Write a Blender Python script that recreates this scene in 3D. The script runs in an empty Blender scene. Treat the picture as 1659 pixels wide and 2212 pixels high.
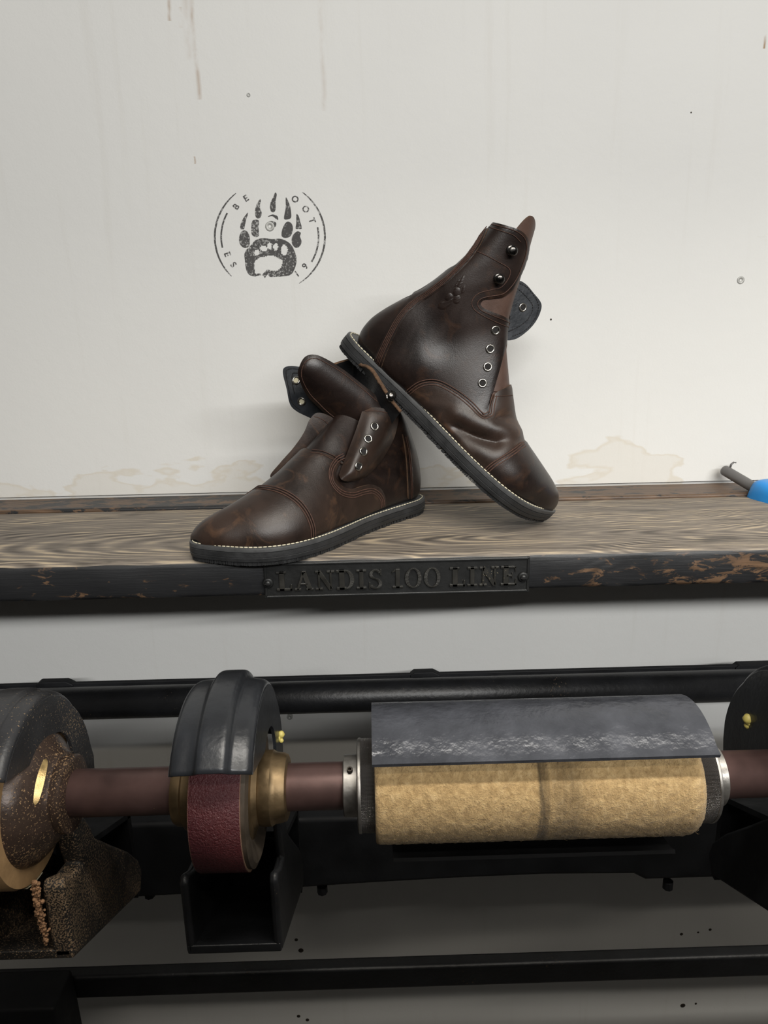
import bpy, bmesh, math, random
import numpy as np
from mathutils import Vector, Matrix
from mathutils.bvhtree import BVHTree
from mathutils.geometry import delaunay_2d_cdt

random.seed(7)
rng = np.random.default_rng(7)
SC = bpy.context.scene
COL = SC.collection

# ------------------------------------------------------------------ camera, world, lights, exposure
Z0 = 1.25                                  # height of the wooden shelf top above the floor
F_PX, W_PX, H_PX = 1600.0, 1659.0, 2212.0
PITCH, YAW, ROLL = math.radians(15.6), math.radians(.8), math.radians(1.15)
CAM = np.array([0.0, -.953, Z0 + .24])
_fw = np.array([math.sin(YAW) * math.cos(PITCH), math.cos(YAW) * math.cos(PITCH), -math.sin(PITCH)])
_rt = np.array([math.cos(YAW), -math.sin(YAW), 0.0])
_up = np.cross(_rt, _fw)
RT = _rt * math.cos(ROLL) - _up * math.sin(ROLL)
UP = _rt * math.sin(ROLL) + _up * math.cos(ROLL)
FW = _fw
cd = bpy.data.cameras.new('camera')
cam = bpy.data.objects.new('camera', cd)
COL.objects.link(cam)
cd.sensor_fit = 'HORIZONTAL'
cd.sensor_width = 36.0
cd.lens = 36.0 * F_PX / W_PX
cd.clip_start = .02
cam.matrix_world = Matrix([[RT[0], UP[0], -FW[0], CAM[0]], [RT[1], UP[1], -FW[1], CAM[1]],
                           [RT[2], UP[2], -FW[2], CAM[2]], [0, 0, 0, 1]])
SC.camera = cam

SC.view_settings.view_transform = 'Standard'
SC.view_settings.look = 'None'
SC.view_settings.gamma = 1.0
SC.view_settings.use_curve_mapping = False
SC.view_settings.exposure = 0.0
SC.cycles.use_denoising = True

world = bpy.data.worlds.new('world')
SC.world = world
world.use_nodes = True
world.node_tree.nodes['Background'].inputs[0].default_value = (1.0, .94, .86, 1)
world.node_tree.nodes['Background'].inputs[1].default_value = .10


def area(name, loc, target, sx, sy, power, col=(1, 1, 1)):
    d = bpy.data.lights.new(name, 'AREA')
    d.shape = 'RECTANGLE'
    d.size, d.size_y, d.energy, d.color = sx, sy, power, col
    o = bpy.data.objects.new(name, d)
    COL.objects.link(o)
    o.location = loc
    dirv = Vector(target) - Vector(loc)
    o.rotation_euler = dirv.to_track_quat('-Z', 'Y').to_euler()
    return o


# long ceiling tubes of the workshop, parallel to the wall
task = area('task_lamp', (.50, -.76, Z0 + .74), (.50, -.60, Z0), 1.3, .06, 5.0, (1.0, .955, .87))
task.data.spread = math.radians(108)
area('ceiling_tube', (.85, -2.68, Z0 + 1.23), (.65, -1.2, Z0), 2.7, .06, 72, (1.0, .995, .975))
area('ceiling_tube_middle', (.3, -1.75, Z0 + 1.38), (.2, -.4, Z0 - .2), 1.5, .05, 8.5, (1.0, .93, .82))


# ------------------------------------------------------------------ pixel <-> place
def ray(px, py):
    return FW + RT * (px - W_PX / 2) / F_PX - UP * (py - H_PX / 2) / F_PX


def atY(px, py, y):
    d = ray(px, py)
    return CAM + d * ((y - CAM[1]) / d[1])


def atX(px, py, x):
    d = ray(px, py)
    return CAM + d * ((x - CAM[0]) / d[0])


def atZ(px, py, z):
    d = ray(px, py)
    return CAM + d * ((Z0 + z - CAM[2]) / d[2])


def proj(P):
    v = np.asarray(P) - CAM
    z = v @ FW
    return np.stack([W_PX / 2 + F_PX * (v @ RT) / z, H_PX / 2 - F_PX * (v @ UP) / z], -1)


# ------------------------------------------------------------------ materials
def new_mat(name):
    m = bpy.data.materials.new(name)
    m.use_nodes = True
    nt = m.node_tree
    return m, nt, nt.nodes['Principled BSDF']


def N(nt, typ, **kw):
    n = nt.nodes.new(typ)
    for k, v in kw.items():
        if k in n.inputs.keys():
            n.inputs[k].default_value = v
        else:
            setattr(n, k, v)
    return n


def coords(nt, scale=(1, 1, 1), rot=(0, 0, 0)):
    tc = N(nt, 'ShaderNodeTexCoord')
    mp = N(nt, 'ShaderNodeMapping')
    mp.inputs['Scale'].default_value = scale
    mp.inputs['Rotation'].default_value = rot
    nt.links.new(tc.outputs['Object'], mp.inputs[0])
    return mp.outputs[0]


def noise(nt, vec, scale, detail=4, rough=.55, dist=0.0):
    n = N(nt, 'ShaderNodeTexNoise')
    n.inputs['Scale'].default_value = scale
    n.inputs['Detail'].default_value = detail
    n.inputs['Roughness'].default_value = rough
    n.inputs['Distortion'].default_value = dist
    nt.links.new(vec, n.inputs['Vector'])
    return n.outputs['Fac']


def ramp(nt, fac, stops, interp='LINEAR'):
    r = N(nt, 'ShaderNodeValToRGB')
    r.color_ramp.interpolation = interp
    e = r.color_ramp.elements
    while len(e) < len(stops):
        e.new(.5)
    for i, (p, c) in enumerate(stops):
        e[i].position = p
        e[i].color = (c, c, c, 1) if isinstance(c, (int, float)) else (*c, 1)
    nt.links.new(fac, r.inputs[0])
    return r.outputs[0]


def mix(nt, fac, a, b, mode='MIX'):
    m = N(nt, 'ShaderNodeMix')
    m.data_type = 'RGBA'
    m.blend_type = mode
    for sock, v in ((m.inputs[0], fac), (m.inputs[6], a), (m.inputs[7], b)):
        if hasattr(v, 'links') or hasattr(v, 'is_linked'):
            nt.links.new(v, sock)
        elif isinstance(v, (int, float)):
            sock.default_value = v
        else:
            sock.default_value = (*v, 1)
    return m.outputs[2]


def math_n(nt, op, a, b=0.0, clamp=False):
    m = N(nt, 'ShaderNodeMath')
    m.operation = op
    m.use_clamp = clamp
    for i, v in enumerate((a, b)):
        if isinstance(v, (int, float)):
            m.inputs[i].default_value = v
        else:
            nt.links.new(v, m.inputs[i])
    return m.outputs[0]


def bump(nt, bsdf, height, strength, dist=.001, normal=None):
    b = N(nt, 'ShaderNodeBump')
    b.inputs['Strength'].default_value = strength
    b.inputs['Distance'].default_value = dist
    nt.links.new(height, b.inputs['Height'])
    nt.links.new(b.outputs[0], bsdf.inputs['Normal'])
    return b


def simple(name, col, rough=.5, metal=0.0, var=.25, scale=40, bump_s=.2, bump_d=.0006, bscale=None, spec=.5, dust=None):
    """one colour with blotches and a fine bump; dust = (threshold, colour, scale) adds loose specks"""
    m, nt, b = new_mat(name)
    v = coords(nt)
    n1 = noise(nt, v, scale, 5)
    c2 = tuple(min(1, c * (1 + var)) for c in col)
    c1 = tuple(c * (1 - var) for c in col)
    c = ramp(nt, n1, [(.3, c1), (.7, c2)])
    if dust:
        th, dc, ds = dust
        n3 = noise(nt, v, ds, 2, .7)
        n4 = noise(nt, v, 14, 3)
        f = math_n(nt, 'ADD', n3, math_n(nt, 'MULTIPLY', math_n(nt, 'SUBTRACT', n4, .5), .45))
        fm = ramp(nt, f, [(th, 0.0), (th + .05, 1.0)])
        c = mix(nt, fm, c, dc)
        rr = mix(nt, fm, (rough,) * 3, (.9,) * 3)
        nt.links.new(rr, b.inputs['Roughness'])
    else:
        r = ramp(nt, n1, [(.3, max(.05, rough - .1)), (.7, min(1, rough + .12))])
        nt.links.new(r, b.inputs['Roughness'])
    nt.links.new(c, b.inputs['Base Color'])
    b.inputs['Metallic'].default_value = metal
    b.inputs['Specular IOR Level'].default_value = spec
    if bump_s:
        n2 = noise(nt, v, bscale or scale * 8, 3)
        bump(nt, b, n2, bump_s, bump_d)
    return m


def leather(name, dark, mid, tan, rough=.38, amt=.5, seed=0.0):
    m, nt, b = new_mat(name)
    v = coords(nt)
    n1 = noise(nt, v, 16, 5, .6, .6)
    n2 = noise(nt, v, 38, 4, .6, 1.2)
    n3 = noise(nt, v, 900, 3, .6)
    n4 = noise(nt, v, 130, 4, .6, 2.0)
    base = ramp(nt, n1, [(.32, dark), (.62, mid)])
    tfac = ramp(nt, n2, [(.54, 0.0), (.76, amt)])
    c = mix(nt, tfac, base, tan)
    nt.links.new(c, b.inputs['Base Color'])
    nt.links.new(ramp(nt, n1, [(.3, rough - .07), (.7, rough + .10)]), b.inputs['Roughness'])
    b.inputs['Specular IOR Level'].default_value = .5
    h = math_n(nt, 'ADD', n3, math_n(nt, 'MULTIPLY', n4, .8))
    bump(nt, b, h, .16, .0006)
    return m


M = {}
M['leather'] = leather('oiled_brown_leather', (.0055, .0034, .0030), (.0175, .0100, .0078), (.070, .033, .017), .35, .40)
M['leather2'] = leather('oiled_brown_leather_worn', (.0095, .0058, .0045), (.032, .0182, .0126), (.105, .054, .029), .40, .65)
M['suede'] = simple('raw_leather_edge', (.105, .058, .031), .9, 0, .35, 200, .8, .001, 900)
M['gusset'] = simple('tongue_gusset_leather', (.075, .042, .031), .5, 0, .25, 60, .2)
M['lining'] = simple('black_leather_lining', (.012, .0125, .014), .42, 0, .3, 60, .35, .0008, 500)
M['lining_grey'] = simple('blue_black_lining', (.022, .025, .030), .42, 0, .3, 60, .35, .0008, 300)
M['thread'] = simple('brown_thread', (.062, .028, .018), .7, 0, .35, 300, 0)
M['thread_cream'] = simple('cream_welt_thread', (.62, .57, .42), .7, 0, .1, 300, 0)
M['welt'] = simple('grey_rubber_welt', (.050, .051, .052), .52, 0, .2, 90, .15)
M['rubber'] = simple('black_rubber_outsole', (.017, .0175, .0185), .55, 0, .3, 70, .25, .0008)
M['steel'] = simple('nickel_eyelet', (.40, .385, .355), .22, 1, .15, 200, 0)
M['hook'] = simple('dark_nickel_hook', (.10, .095, .09), .22, 1, .2, 200, 0)
M['hole'] = simple('hole_shadow', (.006, .005, .005), .8, 0, .1, 50, 0)
M['black'] = simple('black_machine_paint', (.010, .0105, .012), .42, 0, .35, 25, .35, .0012, 160, dust=(.74, (.12, .085, .055), 420))
M['black_dull'] = simple('black_dull_casting', (.0075, .008, .0095), .62, 0, .3, 25, .3, .001, 150, spec=.3)
M['black_dusty'] = simple('black_casting_sawdust', (.018, .016, .014), .60, 0, .4, 25, .5, .0015, 160, dust=(.55, (.25, .17, .10), 620))
M['guard'] = simple('satin_black_guard', (.016, .0175, .0205), .33, .0, .35, 22, .28, .0012, 150, dust=(.80, (.2, .17, .12), 420))
M['guard_dusty'] = simple('satin_black_guard_dusty', (.024, .024, .026), .40, .0, .35, 22, .35, .0012, 150, dust=(.655, (.24, .17, .10), 520))
M['hammered'] = simple('hammered_grey_black_paint', (.050, .053, .063), .34, .15, .30, 30, .85, .0018, 95)
M['shaft'] = simple('brown_patina_steel', (.105, .062, .056), .43, .55, .3, 30, .15, .0006, 200, dust=(.80, (.33, .22, .14), 500))
M['flange'] = simple('dusty_brown_flange', (.060, .040, .031), .34, .35, .35, 40, .3, .001, 200, dust=(.60, (.33, .21, .11), 560))
M['brass'] = simple('aged_brass', (.19, .132, .070), .44, .8, .45, 45, .25, .0006, 220)
M['rim'] = simple('grimy_wheel_rim', (.075, .058, .042), .55, .3, .35, 60, .3)
M['brass_bright'] = simple('worn_bright_brass', (.48, .34, .15), .35, .8, .3, 120, .2)
M['dust'] = simple('tan_sawdust', (.36, .20, .105), .95, 0, .35, 300, 1.0, .002, 500)
M['ring'] = simple('steel_ring', (.30, .285, .265), .40, .85, .4, 60, .25, .0006, 250)
M['tan_drum'] = simple('tan_leather_drum', (.40, .25, .12), .6, 0, .3, 40, .3)
M['cream'] = simple('cream_drum_edge', (.62, .58, .42), .7, 0, .1, 40, .1)
M['wax'] = simple('yellow_wax', (.55, .46, .13), .45, 0, .15, 60, .2)
M['blue'] = simple('blue_plastic', (.018, .26, .70), .38, 0, .06, 30, .05)
M['tool_grey'] = simple('grey_tool_tube', (.15, .145, .142), .42, .3, .12, 50, .1)
M['screw'] = simple('painted_screw', (.42, .42, .40), .45, .2, .2, 200, .2)
M['screw_dark'] = simple('dark_screw', (.055, .045, .036), .4, .6, .3, 200, .2)
M['plate'] = simple('black_cast_plate', (.013, .0135, .0135), .40, .1, .3, 60, .35, .0008, 260, dust=(.78, (.20, .17, .11), 420))
M['letter'] = simple('black_cast_letters', (.027, .026, .023), .36, .25, .35, 80, .3, .0006, 300, dust=(.72, (.22, .19, .13), 420))
M['blocker'] = simple('dark_grey_blocker', (.06, .06, .06), .8, 0, .2, 6, .2)
M['concrete'] = simple('grey_concrete_floor', (.09, .085, .08), .8, 0, .2, 6, .2)


def m_knurl():
    m, nt, b = new_mat('knurled_steel')
    tc = N(nt, 'ShaderNodeUVMap')
    mp = N(nt, 'ShaderNodeMapping')
    nt.links.new(tc.outputs[0], mp.inputs[0])
    sp = N(nt, 'ShaderNodeSeparateXYZ')
    nt.links.new(mp.outputs[0], sp.inputs[0])
    a = math_n(nt, 'ADD', math_n(nt, 'MULTIPLY', sp.outputs[0], 120 * 2 * math.pi), math_n(nt, 'MULTIPLY', sp.outputs[1], 11 * 2 * math.pi))
    c = math_n(nt, 'SUBTRACT', math_n(nt, 'MULTIPLY', sp.outputs[0], 120 * 2 * math.pi), math_n(nt, 'MULTIPLY', sp.outputs[1], 11 * 2 * math.pi))
    h = math_n(nt, 'MULTIPLY', math_n(nt, 'SINE', a), math_n(nt, 'SINE', c))
    b.inputs['Base Color'].default_value = (.20, .19, .185, 1)
    b.inputs['Metallic'].default_value = .85
    b.inputs['Roughness'].default_value = .36
    bump(nt, b, h, .8, .0009)
    return m


M['knurl'] = m_knurl()


def m_felt():
    m, nt, b = new_mat('tan_wool_felt')
    v = coords(nt)
    n1 = noise(nt, v, 160, 6, .7, .4)
    n2 = noise(nt, v, 22, 4)
    n3 = noise(nt, v, 620, 3, .7)
    c = ramp(nt, n1, [(.3, (.33, .215, .095)), (.55, (.53, .365, .175)), (.75, (.68, .50, .27))])
    c = mix(nt, ramp(nt, n2, [(.66, 0.0), (.80, .45)]), c, (.20, .14, .07))
    # dark scorched ring round the middle of the sleeve
    sp = N(nt, 'ShaderNodeSeparateXYZ')
    nt.links.new(coords(nt), sp.inputs[0])
    nx = math_n(nt, 'ADD', sp.outputs[0], math_n(nt, 'MULTIPLY', math_n(nt, 'SUBTRACT', noise(nt, coords(nt, (1, 3, 3)), 30, 3), .5), .004))
    band = N(nt, 'ShaderNodeMapRange')
    band.inputs[1].default_value, band.inputs[2].default_value = -.02, .06
    nt.links.new(nx, band.inputs[0])
    bm = ramp(nt, band.outputs[0], [(.20, 0.0), (.232, .85), (.29, .70), (.335, .25), (.42, .48), (.56, .52), (.68, .18), (.80, 0.0)])
    bm2 = math_n(nt, 'MULTIPLY', bm, ramp(nt, noise(nt, coords(nt, (14, 1, 1)), 26, 3), [(.28, .55), (.6, 1.0)]))
    c = mix(nt, bm2, c, (.045, .034, .021))
    nt.links.new(c, b.inputs['Base Color'])
    b.inputs['Roughness'].default_value = .95
    b.inputs['Specular IOR Level'].default_value = .1
    b.inputs['Sheen Weight'].default_value = .25
    bump(nt, b, math_n(nt, 'ADD', n1, math_n(nt, 'MULTIPLY', n3, .6)), .9, .0022)
    return m


M['felt'] = m_felt()


def m_belt():
    m, nt, b = new_mat('red_brown_abrasive')
    v = coords(nt)
    n1 = noise(nt, v, 520, 3, .7)
    n2 = noise(nt, v, 20, 4)
    c = ramp(nt, n2, [(.3, (.060, .0135, .018)), (.7, (.090, .020, .022))])
    nt.links.new(c, b.inputs['Base Color'])
    nt.links.new(ramp(nt, n1, [(.35, .22), (.65, .55)]), b.inputs['Roughness'])
    bump(nt, b, n1, 1.0, .0016)
    return m


M['belt'] = m_belt()
M['belt_edge'] = simple('belt_cloth_edge', (.30, .19, .12), .85, 0, .2, 100, .2)
M['belt_joint'] = simple('belt_joint_strip', (.26, .105, .070), .6, 0, .3, 60, .2)


def m_wood(name, kind):
    m, nt, b = new_mat(name)
    g = coords(nt, (1.0, 9.0, 9.0))
    d = noise(nt, coords(nt, (1.6, 5, 5)), 2.0, 3)
    # long grain: rings of a sawn log cut almost parallel to its length, so lines open into arches
    sp = N(nt, 'ShaderNodeSeparateXYZ')
    nt.links.new(coords(nt), sp.inputs[0])
    yy = math_n(nt, 'ADD', math_n(nt, 'MULTIPLY', sp.outputs[1], 1.0), math_n(nt, 'MULTIPLY', math_n(nt, 'SUBTRACT', d, .5), .085))
    xa = math_n(nt, 'SUBTRACT', sp.outputs[0], .52)
    ya = math_n(nt, 'SUBTRACT', yy, .055)
    para = math_n(nt, 'SQRT', math_n(nt, 'ADD', math_n(nt, 'MULTIPLY', math_n(nt, 'MULTIPLY', xa, xa), .012), math_n(nt, 'MULTIPLY', ya, ya)))
    rings = math_n(nt, 'SINE', math_n(nt, 'MULTIPLY', para, 2 * math.pi * 230))
    fine = noise(nt, coords(nt, (4, 120, 120)), 3.4, 5, .7)
    tone = noise(nt, coords(nt, (2, 14, 14)), 2.4, 4)
    val = math_n(nt, 'ADD', math_n(nt, 'MULTIPLY', math_n(nt, 'MULTIPLY', rings, ramp(nt, noise(nt, coords(nt, (2.5, 9, 9)), 3.1, 4), [(.40, .15), (.62, 1.0)])), .135), math_n(nt, 'ADD', math_n(nt, 'MULTIPLY', fine, .72), math_n(nt, 'MULTIPLY', tone, .34)))
    if kind == 'top':
        c = ramp(nt, val, [(.34, (.050, .040, .032)), (.46, (.145, .122, .100)), (.57, (.22, .187, .150)), (.68, (.46, .37, .255))])
        wear = noise(nt, coords(nt, (3, 8, 8)), 3.2, 5)
        c = mix(nt, ramp(nt, wear, [(.58, 0.0), (.72, .75)]), c, (.04, .034, .029))
        dots = noise(nt, coords(nt, (1, 2, 2)), 55, 2)
        c = mix(nt, ramp(nt, dots, [(.76, 0.0), (.80, .8)]), c, (.03, .022, .015))
        rr = .62
    else:
        wood = ramp(nt, val, [(.35, (.060, .036, .021)), (.7, (.165, .098, .056))])
        chip = noise(nt, coords(nt, (1.6, 4, 4)), 24.0, 7, .68, .5)
        patch = noise(nt, coords(nt, (1, 3, 3)), 4.2, 3)
        f = math_n(nt, 'ADD', chip, math_n(nt, 'MULTIPLY', math_n(nt, 'SUBTRACT', patch, .5), .55))
        lo = .585 if kind == 'edge' else .45
        cf = ramp(nt, f, [(lo, 0.0), (lo + .05, .9)])
        c = mix(nt, cf, (.016, .0165, .018), wood)
        rr = .45
    nt.links.new(c, b.inputs['Base Color'])
    b.inputs['Roughness'].default_value = rr
    bump(nt, b, val, .45, .0011)
    return m


M['wood_top'] = m_wood('weathered_plank', 'top')
M['wood_edge'] = m_wood('black_painted_plank_edge', 'edge')
M['wood_strip'] = m_wood('worn_painted_batten', 'strip')


def m_wall():
    m, nt, b = new_mat('off_white_painted_board')
    tc = N(nt, 'ShaderNodeTexCoord')
    sp = N(nt, 'ShaderNodeSeparateXYZ')
    nt.links.new(tc.outputs['Object'], sp.inputs[0])
    X, Z = sp.outputs[0], sp.outputs[2]
    v = coords(nt)
    base = ramp(nt, noise(nt, v, 2.2, 4), [(.3, (.68, .68, .665)), (.7, (.725, .725, .705))])
    # faint upright smears
    sm = noise(nt, coords(nt, (16, 1, .8)), 2.5, 5, .6)
    base = mix(nt, ramp(nt, sm, [(.58, 0.0), (.74, .16)]), base, (.52, .49, .43))
    # tan tide marks above the shelf
    tide = noise(nt, coords(nt, (1.0, 1, 2.2)), 7.5, 4, .55, .3)
    zf = N(nt, 'ShaderNodeMapRange')
    zf.inputs[1].default_value, zf.inputs[2].default_value = Z0 + .012, Z0 + .085
    zf.inputs[3].default_value, zf.inputs[4].default_value = .27, -.08
    nt.links.new(Z, zf.inputs[0])
    t = math_n(nt, 'ADD', tide, zf.outputs[0])
    edge = ramp(nt, t, [(.70, 0.0), (.725, .5), (.76, .20), (.95, .20)])
    edge = math_n(nt, 'MULTIPLY', edge, math_n(nt, 'GREATER_THAN', Z, Z0 - .02))
    base = mix(nt, edge, base, (.58, .51, .39))
    # rust drips
    def drip(x, z_hi, z_lo, w, s):
        wob = math_n(nt, 'MULTIPLY', math_n(nt, 'SUBTRACT', noise(nt, coords(nt, (0, 0, 1)), 14, 3), .5), .012)
        dx = math_n(nt, 'ABSOLUTE', math_n(nt, 'SUBTRACT', math_n(nt, 'ADD', X, wob), x))
        f = math_n(nt, 'SUBTRACT', 1.0, math_n(nt, 'DIVIDE', dx, w), True)
        up = math_n(nt, 'LESS_THAN', Z, z_hi)
        lo = math_n(nt, 'GREATER_THAN', Z, z_lo)
        br = ramp(nt, noise(nt, coords(nt, (40, 1, 26)), 1.0, 4), [(.42, 0.0), (.6, 1.0)])
        f = math_n(nt, 'MULTIPLY', math_n(nt, 'MULTIPLY', f, up), math_n(nt, 'MULTIPLY', lo, br))
        return math_n(nt, 'MULTIPLY', f, s, True)
    for (px, y0, y1, w, s) in ((430, -60, 215, .0035, .5), (368, -20, 45, .003, .9), (700, -60, 240, .004, .22), (421, 338, 354, .0016, 1.6), (392, 15, 60, .003, .4), (1650, 60, 105, .002, 1.2), (410, -60, 130, .006, .2)):
        a, c = atY(px, y0, 0), atY(px, y1, 0)
        base = mix(nt, drip(float(c[0]), float(a[2]), float(c[2]), w, s), base, (.33, .20, .10))
    # scuffs
    sc = noise(nt, coords(nt, (1, 1, 1.8)), 9, 6, .62)
    base = mix(nt, ramp(nt, sc, [(.71, 0.0), (.78, .35)]), base, (.50, .46, .38))
    nt.links.new(base, b.inputs['Base Color'])
    b.inputs['Roughness'].default_value = .55
    b.inputs['Specular IOR Level'].default_value = .28
    bump(nt, b, math_n(nt, 'ADD', noise(nt, coords(nt, (1, 1, 1)), 70, 5), math_n(nt, 'MULTIPLY', noise(nt, v, 400, 3), .3)), .22, .0015)
    return m


M['wall'] = m_wall()


def m_ink():
    m, nt, b = new_mat('speckled_black_ink')
    v = coords(nt)
    a = noise(nt, v, 420, 3, .8)
    b2 = noise(nt, v, 26, 3)
    f = math_n(nt, 'ADD', a, math_n(nt, 'MULTIPLY', math_n(nt, 'SUBTRACT', b2, .5), .35))
    al = ramp(nt, f, [(.40, .25), (.50, .96)])
    b.inputs['Base Color'].default_value = (.075, .073, .072, 1)
    b.inputs['Roughness'].default_value = .8
    nt.links.new(al, b.inputs['Alpha'])
    return m


M['ink'] = m_ink()


# ------------------------------------------------------------------ object helpers
def link(o, parent=None):
    COL.objects.link(o)
    if parent is not None:
        o.parent = parent
    return o


def root_loc(parent):
    L = Vector((0, 0, 0))
    while parent is not None:
        L += parent.location
        parent = parent.parent
    return L


def obj(name, verts, faces, mats, parent=None, midx=None, smooth=True, origin=None, kind=None, label=None):
    """one mesh object from world-space vertices; its origin is the base of its box unless it is a child"""
    V = np.asarray(verts, float)
    if parent is not None:
        org = np.array(root_loc(parent))
    else:
        org = np.array([(V[:, 0].min() + V[:, 0].max()) / 2, (V[:, 1].min() + V[:, 1].max()) / 2, V[:, 2].min()]) if origin is None else np.array(origin, float)
    me = bpy.data.meshes.new(name)
    me.from_pydata((V - org).tolist(), [], [list(map(int, f)) for f in faces])
    if not isinstance(mats, (list, tuple)):
        mats = [mats]
    for m in mats:
        me.materials.append(m)
    if midx is not None:
        me.polygons.foreach_set('material_index', np.asarray(midx, dtype=np.int32))
    me.polygons.foreach_set('use_smooth', [smooth] * len(me.polygons))
    me.update()
    o = bpy.data.objects.new(name, me)
    link(o, parent)
    if parent is None:
        o.location = org
    if kind:
        o['kind'] = kind
    if label:
        o['label'] = label
    return o


def thing(name, label, cat, loc, group=None):
    o = bpy.data.objects.new(name, None)
    o.empty_display_size = .02
    link(o)
    o.location = loc
    return tag(o, label, cat, group)


def tag(o, label, cat, group=None):
    o['label'] = label
    o['category'] = cat
    if group:
        o['group'] = group
    return o


def fix_normals(o):
    bm = bmesh.new()
    bm.from_mesh(o.data)
    bmesh.ops.recalc_face_normals(bm, faces=bm.faces)
    bm.to_mesh(o.data)
    bm.free()
    return o


def bevel(o, w, seg=2, ang=35):
    fix_normals(o)
    md = o.modifiers.new('bevel', 'BEVEL')
    md.width = w
    md.segments = seg
    md.limit_method = 'ANGLE'
    md.angle_limit = math.radians(ang)
    for p in o.data.polygons:
        p.use_smooth = True
    md2 = o.modifiers.new('wn', 'WEIGHTED_NORMAL')
    md2.keep_sharp = True
    return o


class MB:
    """collects shapes into one vertex / face list"""
    def __init__(s):
        s.v, s.f, s.m = [], [], []

    def add(s, v, f, m=0):
        k = len(s.v)
        s.v += [tuple(map(float, p)) for p in v]
        s.f += [tuple(int(i) + k for i in q) for q in f]
        s.m += [m] * len(f)
        return s

    def box(s, lo, hi, m=0):
        (a, b, c), (d, e, g) = lo, hi
        v = [(a, b, c), (d, b, c), (d, e, c), (a, e, c), (a, b, g), (d, b, g), (d, e, g), (a, e, g)]
        return s.add(v, [(0, 3, 2, 1), (4, 5, 6, 7), (0, 1, 5, 4), (1, 2, 6, 5), (2, 3, 7, 6), (3, 0, 4, 7)], m)

    def prism(s, poly, vec, m=0):
        """planar polygon (3-D points) pushed along vec"""
        p = np.asarray(poly, float)
        n = len(p)
        q = p + np.asarray(vec, float)
        f = [tuple(range(n))[::-1], tuple(range(n, 2 * n))] + [(i, (i + 1) % n, n + (i + 1) % n, n + i) for i in range(n)]
        return s.add(np.vstack([p, q]), f, m)

    def lathe(s, prof, axis_pt, axis, m=0, n=64, caps=True, up=None):
        """prof: (distance along axis, radius); revolve about the axis"""
        A = np.asarray(axis, float)
        A = A / np.linalg.norm(A)
        U = np.cross(A, (0, 0, 1.0)) if up is None else np.asarray(up, float)
        if np.linalg.norm(U) < 1e-6:
            U = np.array([1.0, 0, 0])
        U /= np.linalg.norm(U)
        Vv = np.cross(A, U)
        vs, fs = [], []
        for (d, r) in prof:
            for i in range(n):
                t = 2 * math.pi * i / n
                vs.append(np.asarray(axis_pt) + A * d + (U * math.cos(t) + Vv * math.sin(t)) * r)
        for k in range(len(prof) - 1):
            for i in range(n):
                fs.append((k * n + i, k * n + (i + 1) % n, (k + 1) * n + (i + 1) % n, (k + 1) * n + i))
        if caps:
            fs.append(tuple(range(n))[::-1])
            fs.append(tuple(range((len(prof) - 1) * n, len(prof) * n)))
        return s.add(vs, fs, m)

    def tube(s, pts, r, m=0, n=12):
        P = np.asarray(pts, float)
        rr = np.broadcast_to(np.asarray(r, float), (len(P),))
        T = np.gradient(P, axis=0)
        T /= np.linalg.norm(T, axis=1)[:, None]
        ref = np.array([0, 0, 1.0]) if abs(T[0][2]) < .9 else np.array([1.0, 0, 0])
        vs, fs = [], []
        for p, t, q in zip(P, T, rr):
            u = np.cross(t, ref)
            u /= np.linalg.norm(u)
            w = np.cross(t, u)
            for i in range(n):
                a = 2 * math.pi * i / n
                vs.append(p + (u * math.cos(a) + w * math.sin(a)) * q)
        for k in range(len(P) - 1):
            for i in range(n):
                fs.append((k * n + i, k * n + (i + 1) % n, (k + 1) * n + (i + 1) % n, (k + 1) * n + i))
        fs.append(tuple(range(n))[::-1])
        fs.append(tuple(range((len(P) - 1) * n, len(P) * n)))
        return s.add(vs, fs, m)

    def build(s, name, mats, parent=None, smooth=False, **kw):
        return obj(name, s.v, s.f, mats, parent, s.m if isinstance(mats, (list, tuple)) else None, smooth, **kw)


def crom(P, n, closed=False):
    """Catmull-Rom through points, n samples"""
    P = np.asarray(P, float)
    k = len(P)
    if closed:
        Q = np.concatenate([P[-1:], P, P[:1], P[1:2]])
        T = np.linspace(0, k, n, endpoint=False)
    else:
        Q = np.concatenate([2 * P[:1] - P[1:2], P, 2 * P[-1:] - P[-2:-1]])
        T = np.linspace(0, k - 1, n)
    i = np.minimum(T.astype(int), (k - 1) if closed else (k - 2))
    t = (T - i).reshape(-1, *([1] * (P.ndim - 1)))
    a, b, c, d = Q[i], Q[i + 1], Q[i + 2], Q[i + 3]
    return .5 * (2 * b + (c - a) * t + (2 * a - 5 * b + 4 * c - d) * t ** 2 + (3 * b - a - 3 * c + d) * t ** 3)


def resample(P, step):
    P = np.asarray(P, float)
    d = np.r_[0, np.cumsum(np.linalg.norm(np.diff(P, axis=0), axis=1))]
    n = max(2, int(round(d[-1] / step)) + 1)
    t = np.linspace(0, d[-1], n)
    return np.stack([np.interp(t, d, P[:, k]) for k in range(P.shape[1])], -1)


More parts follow.
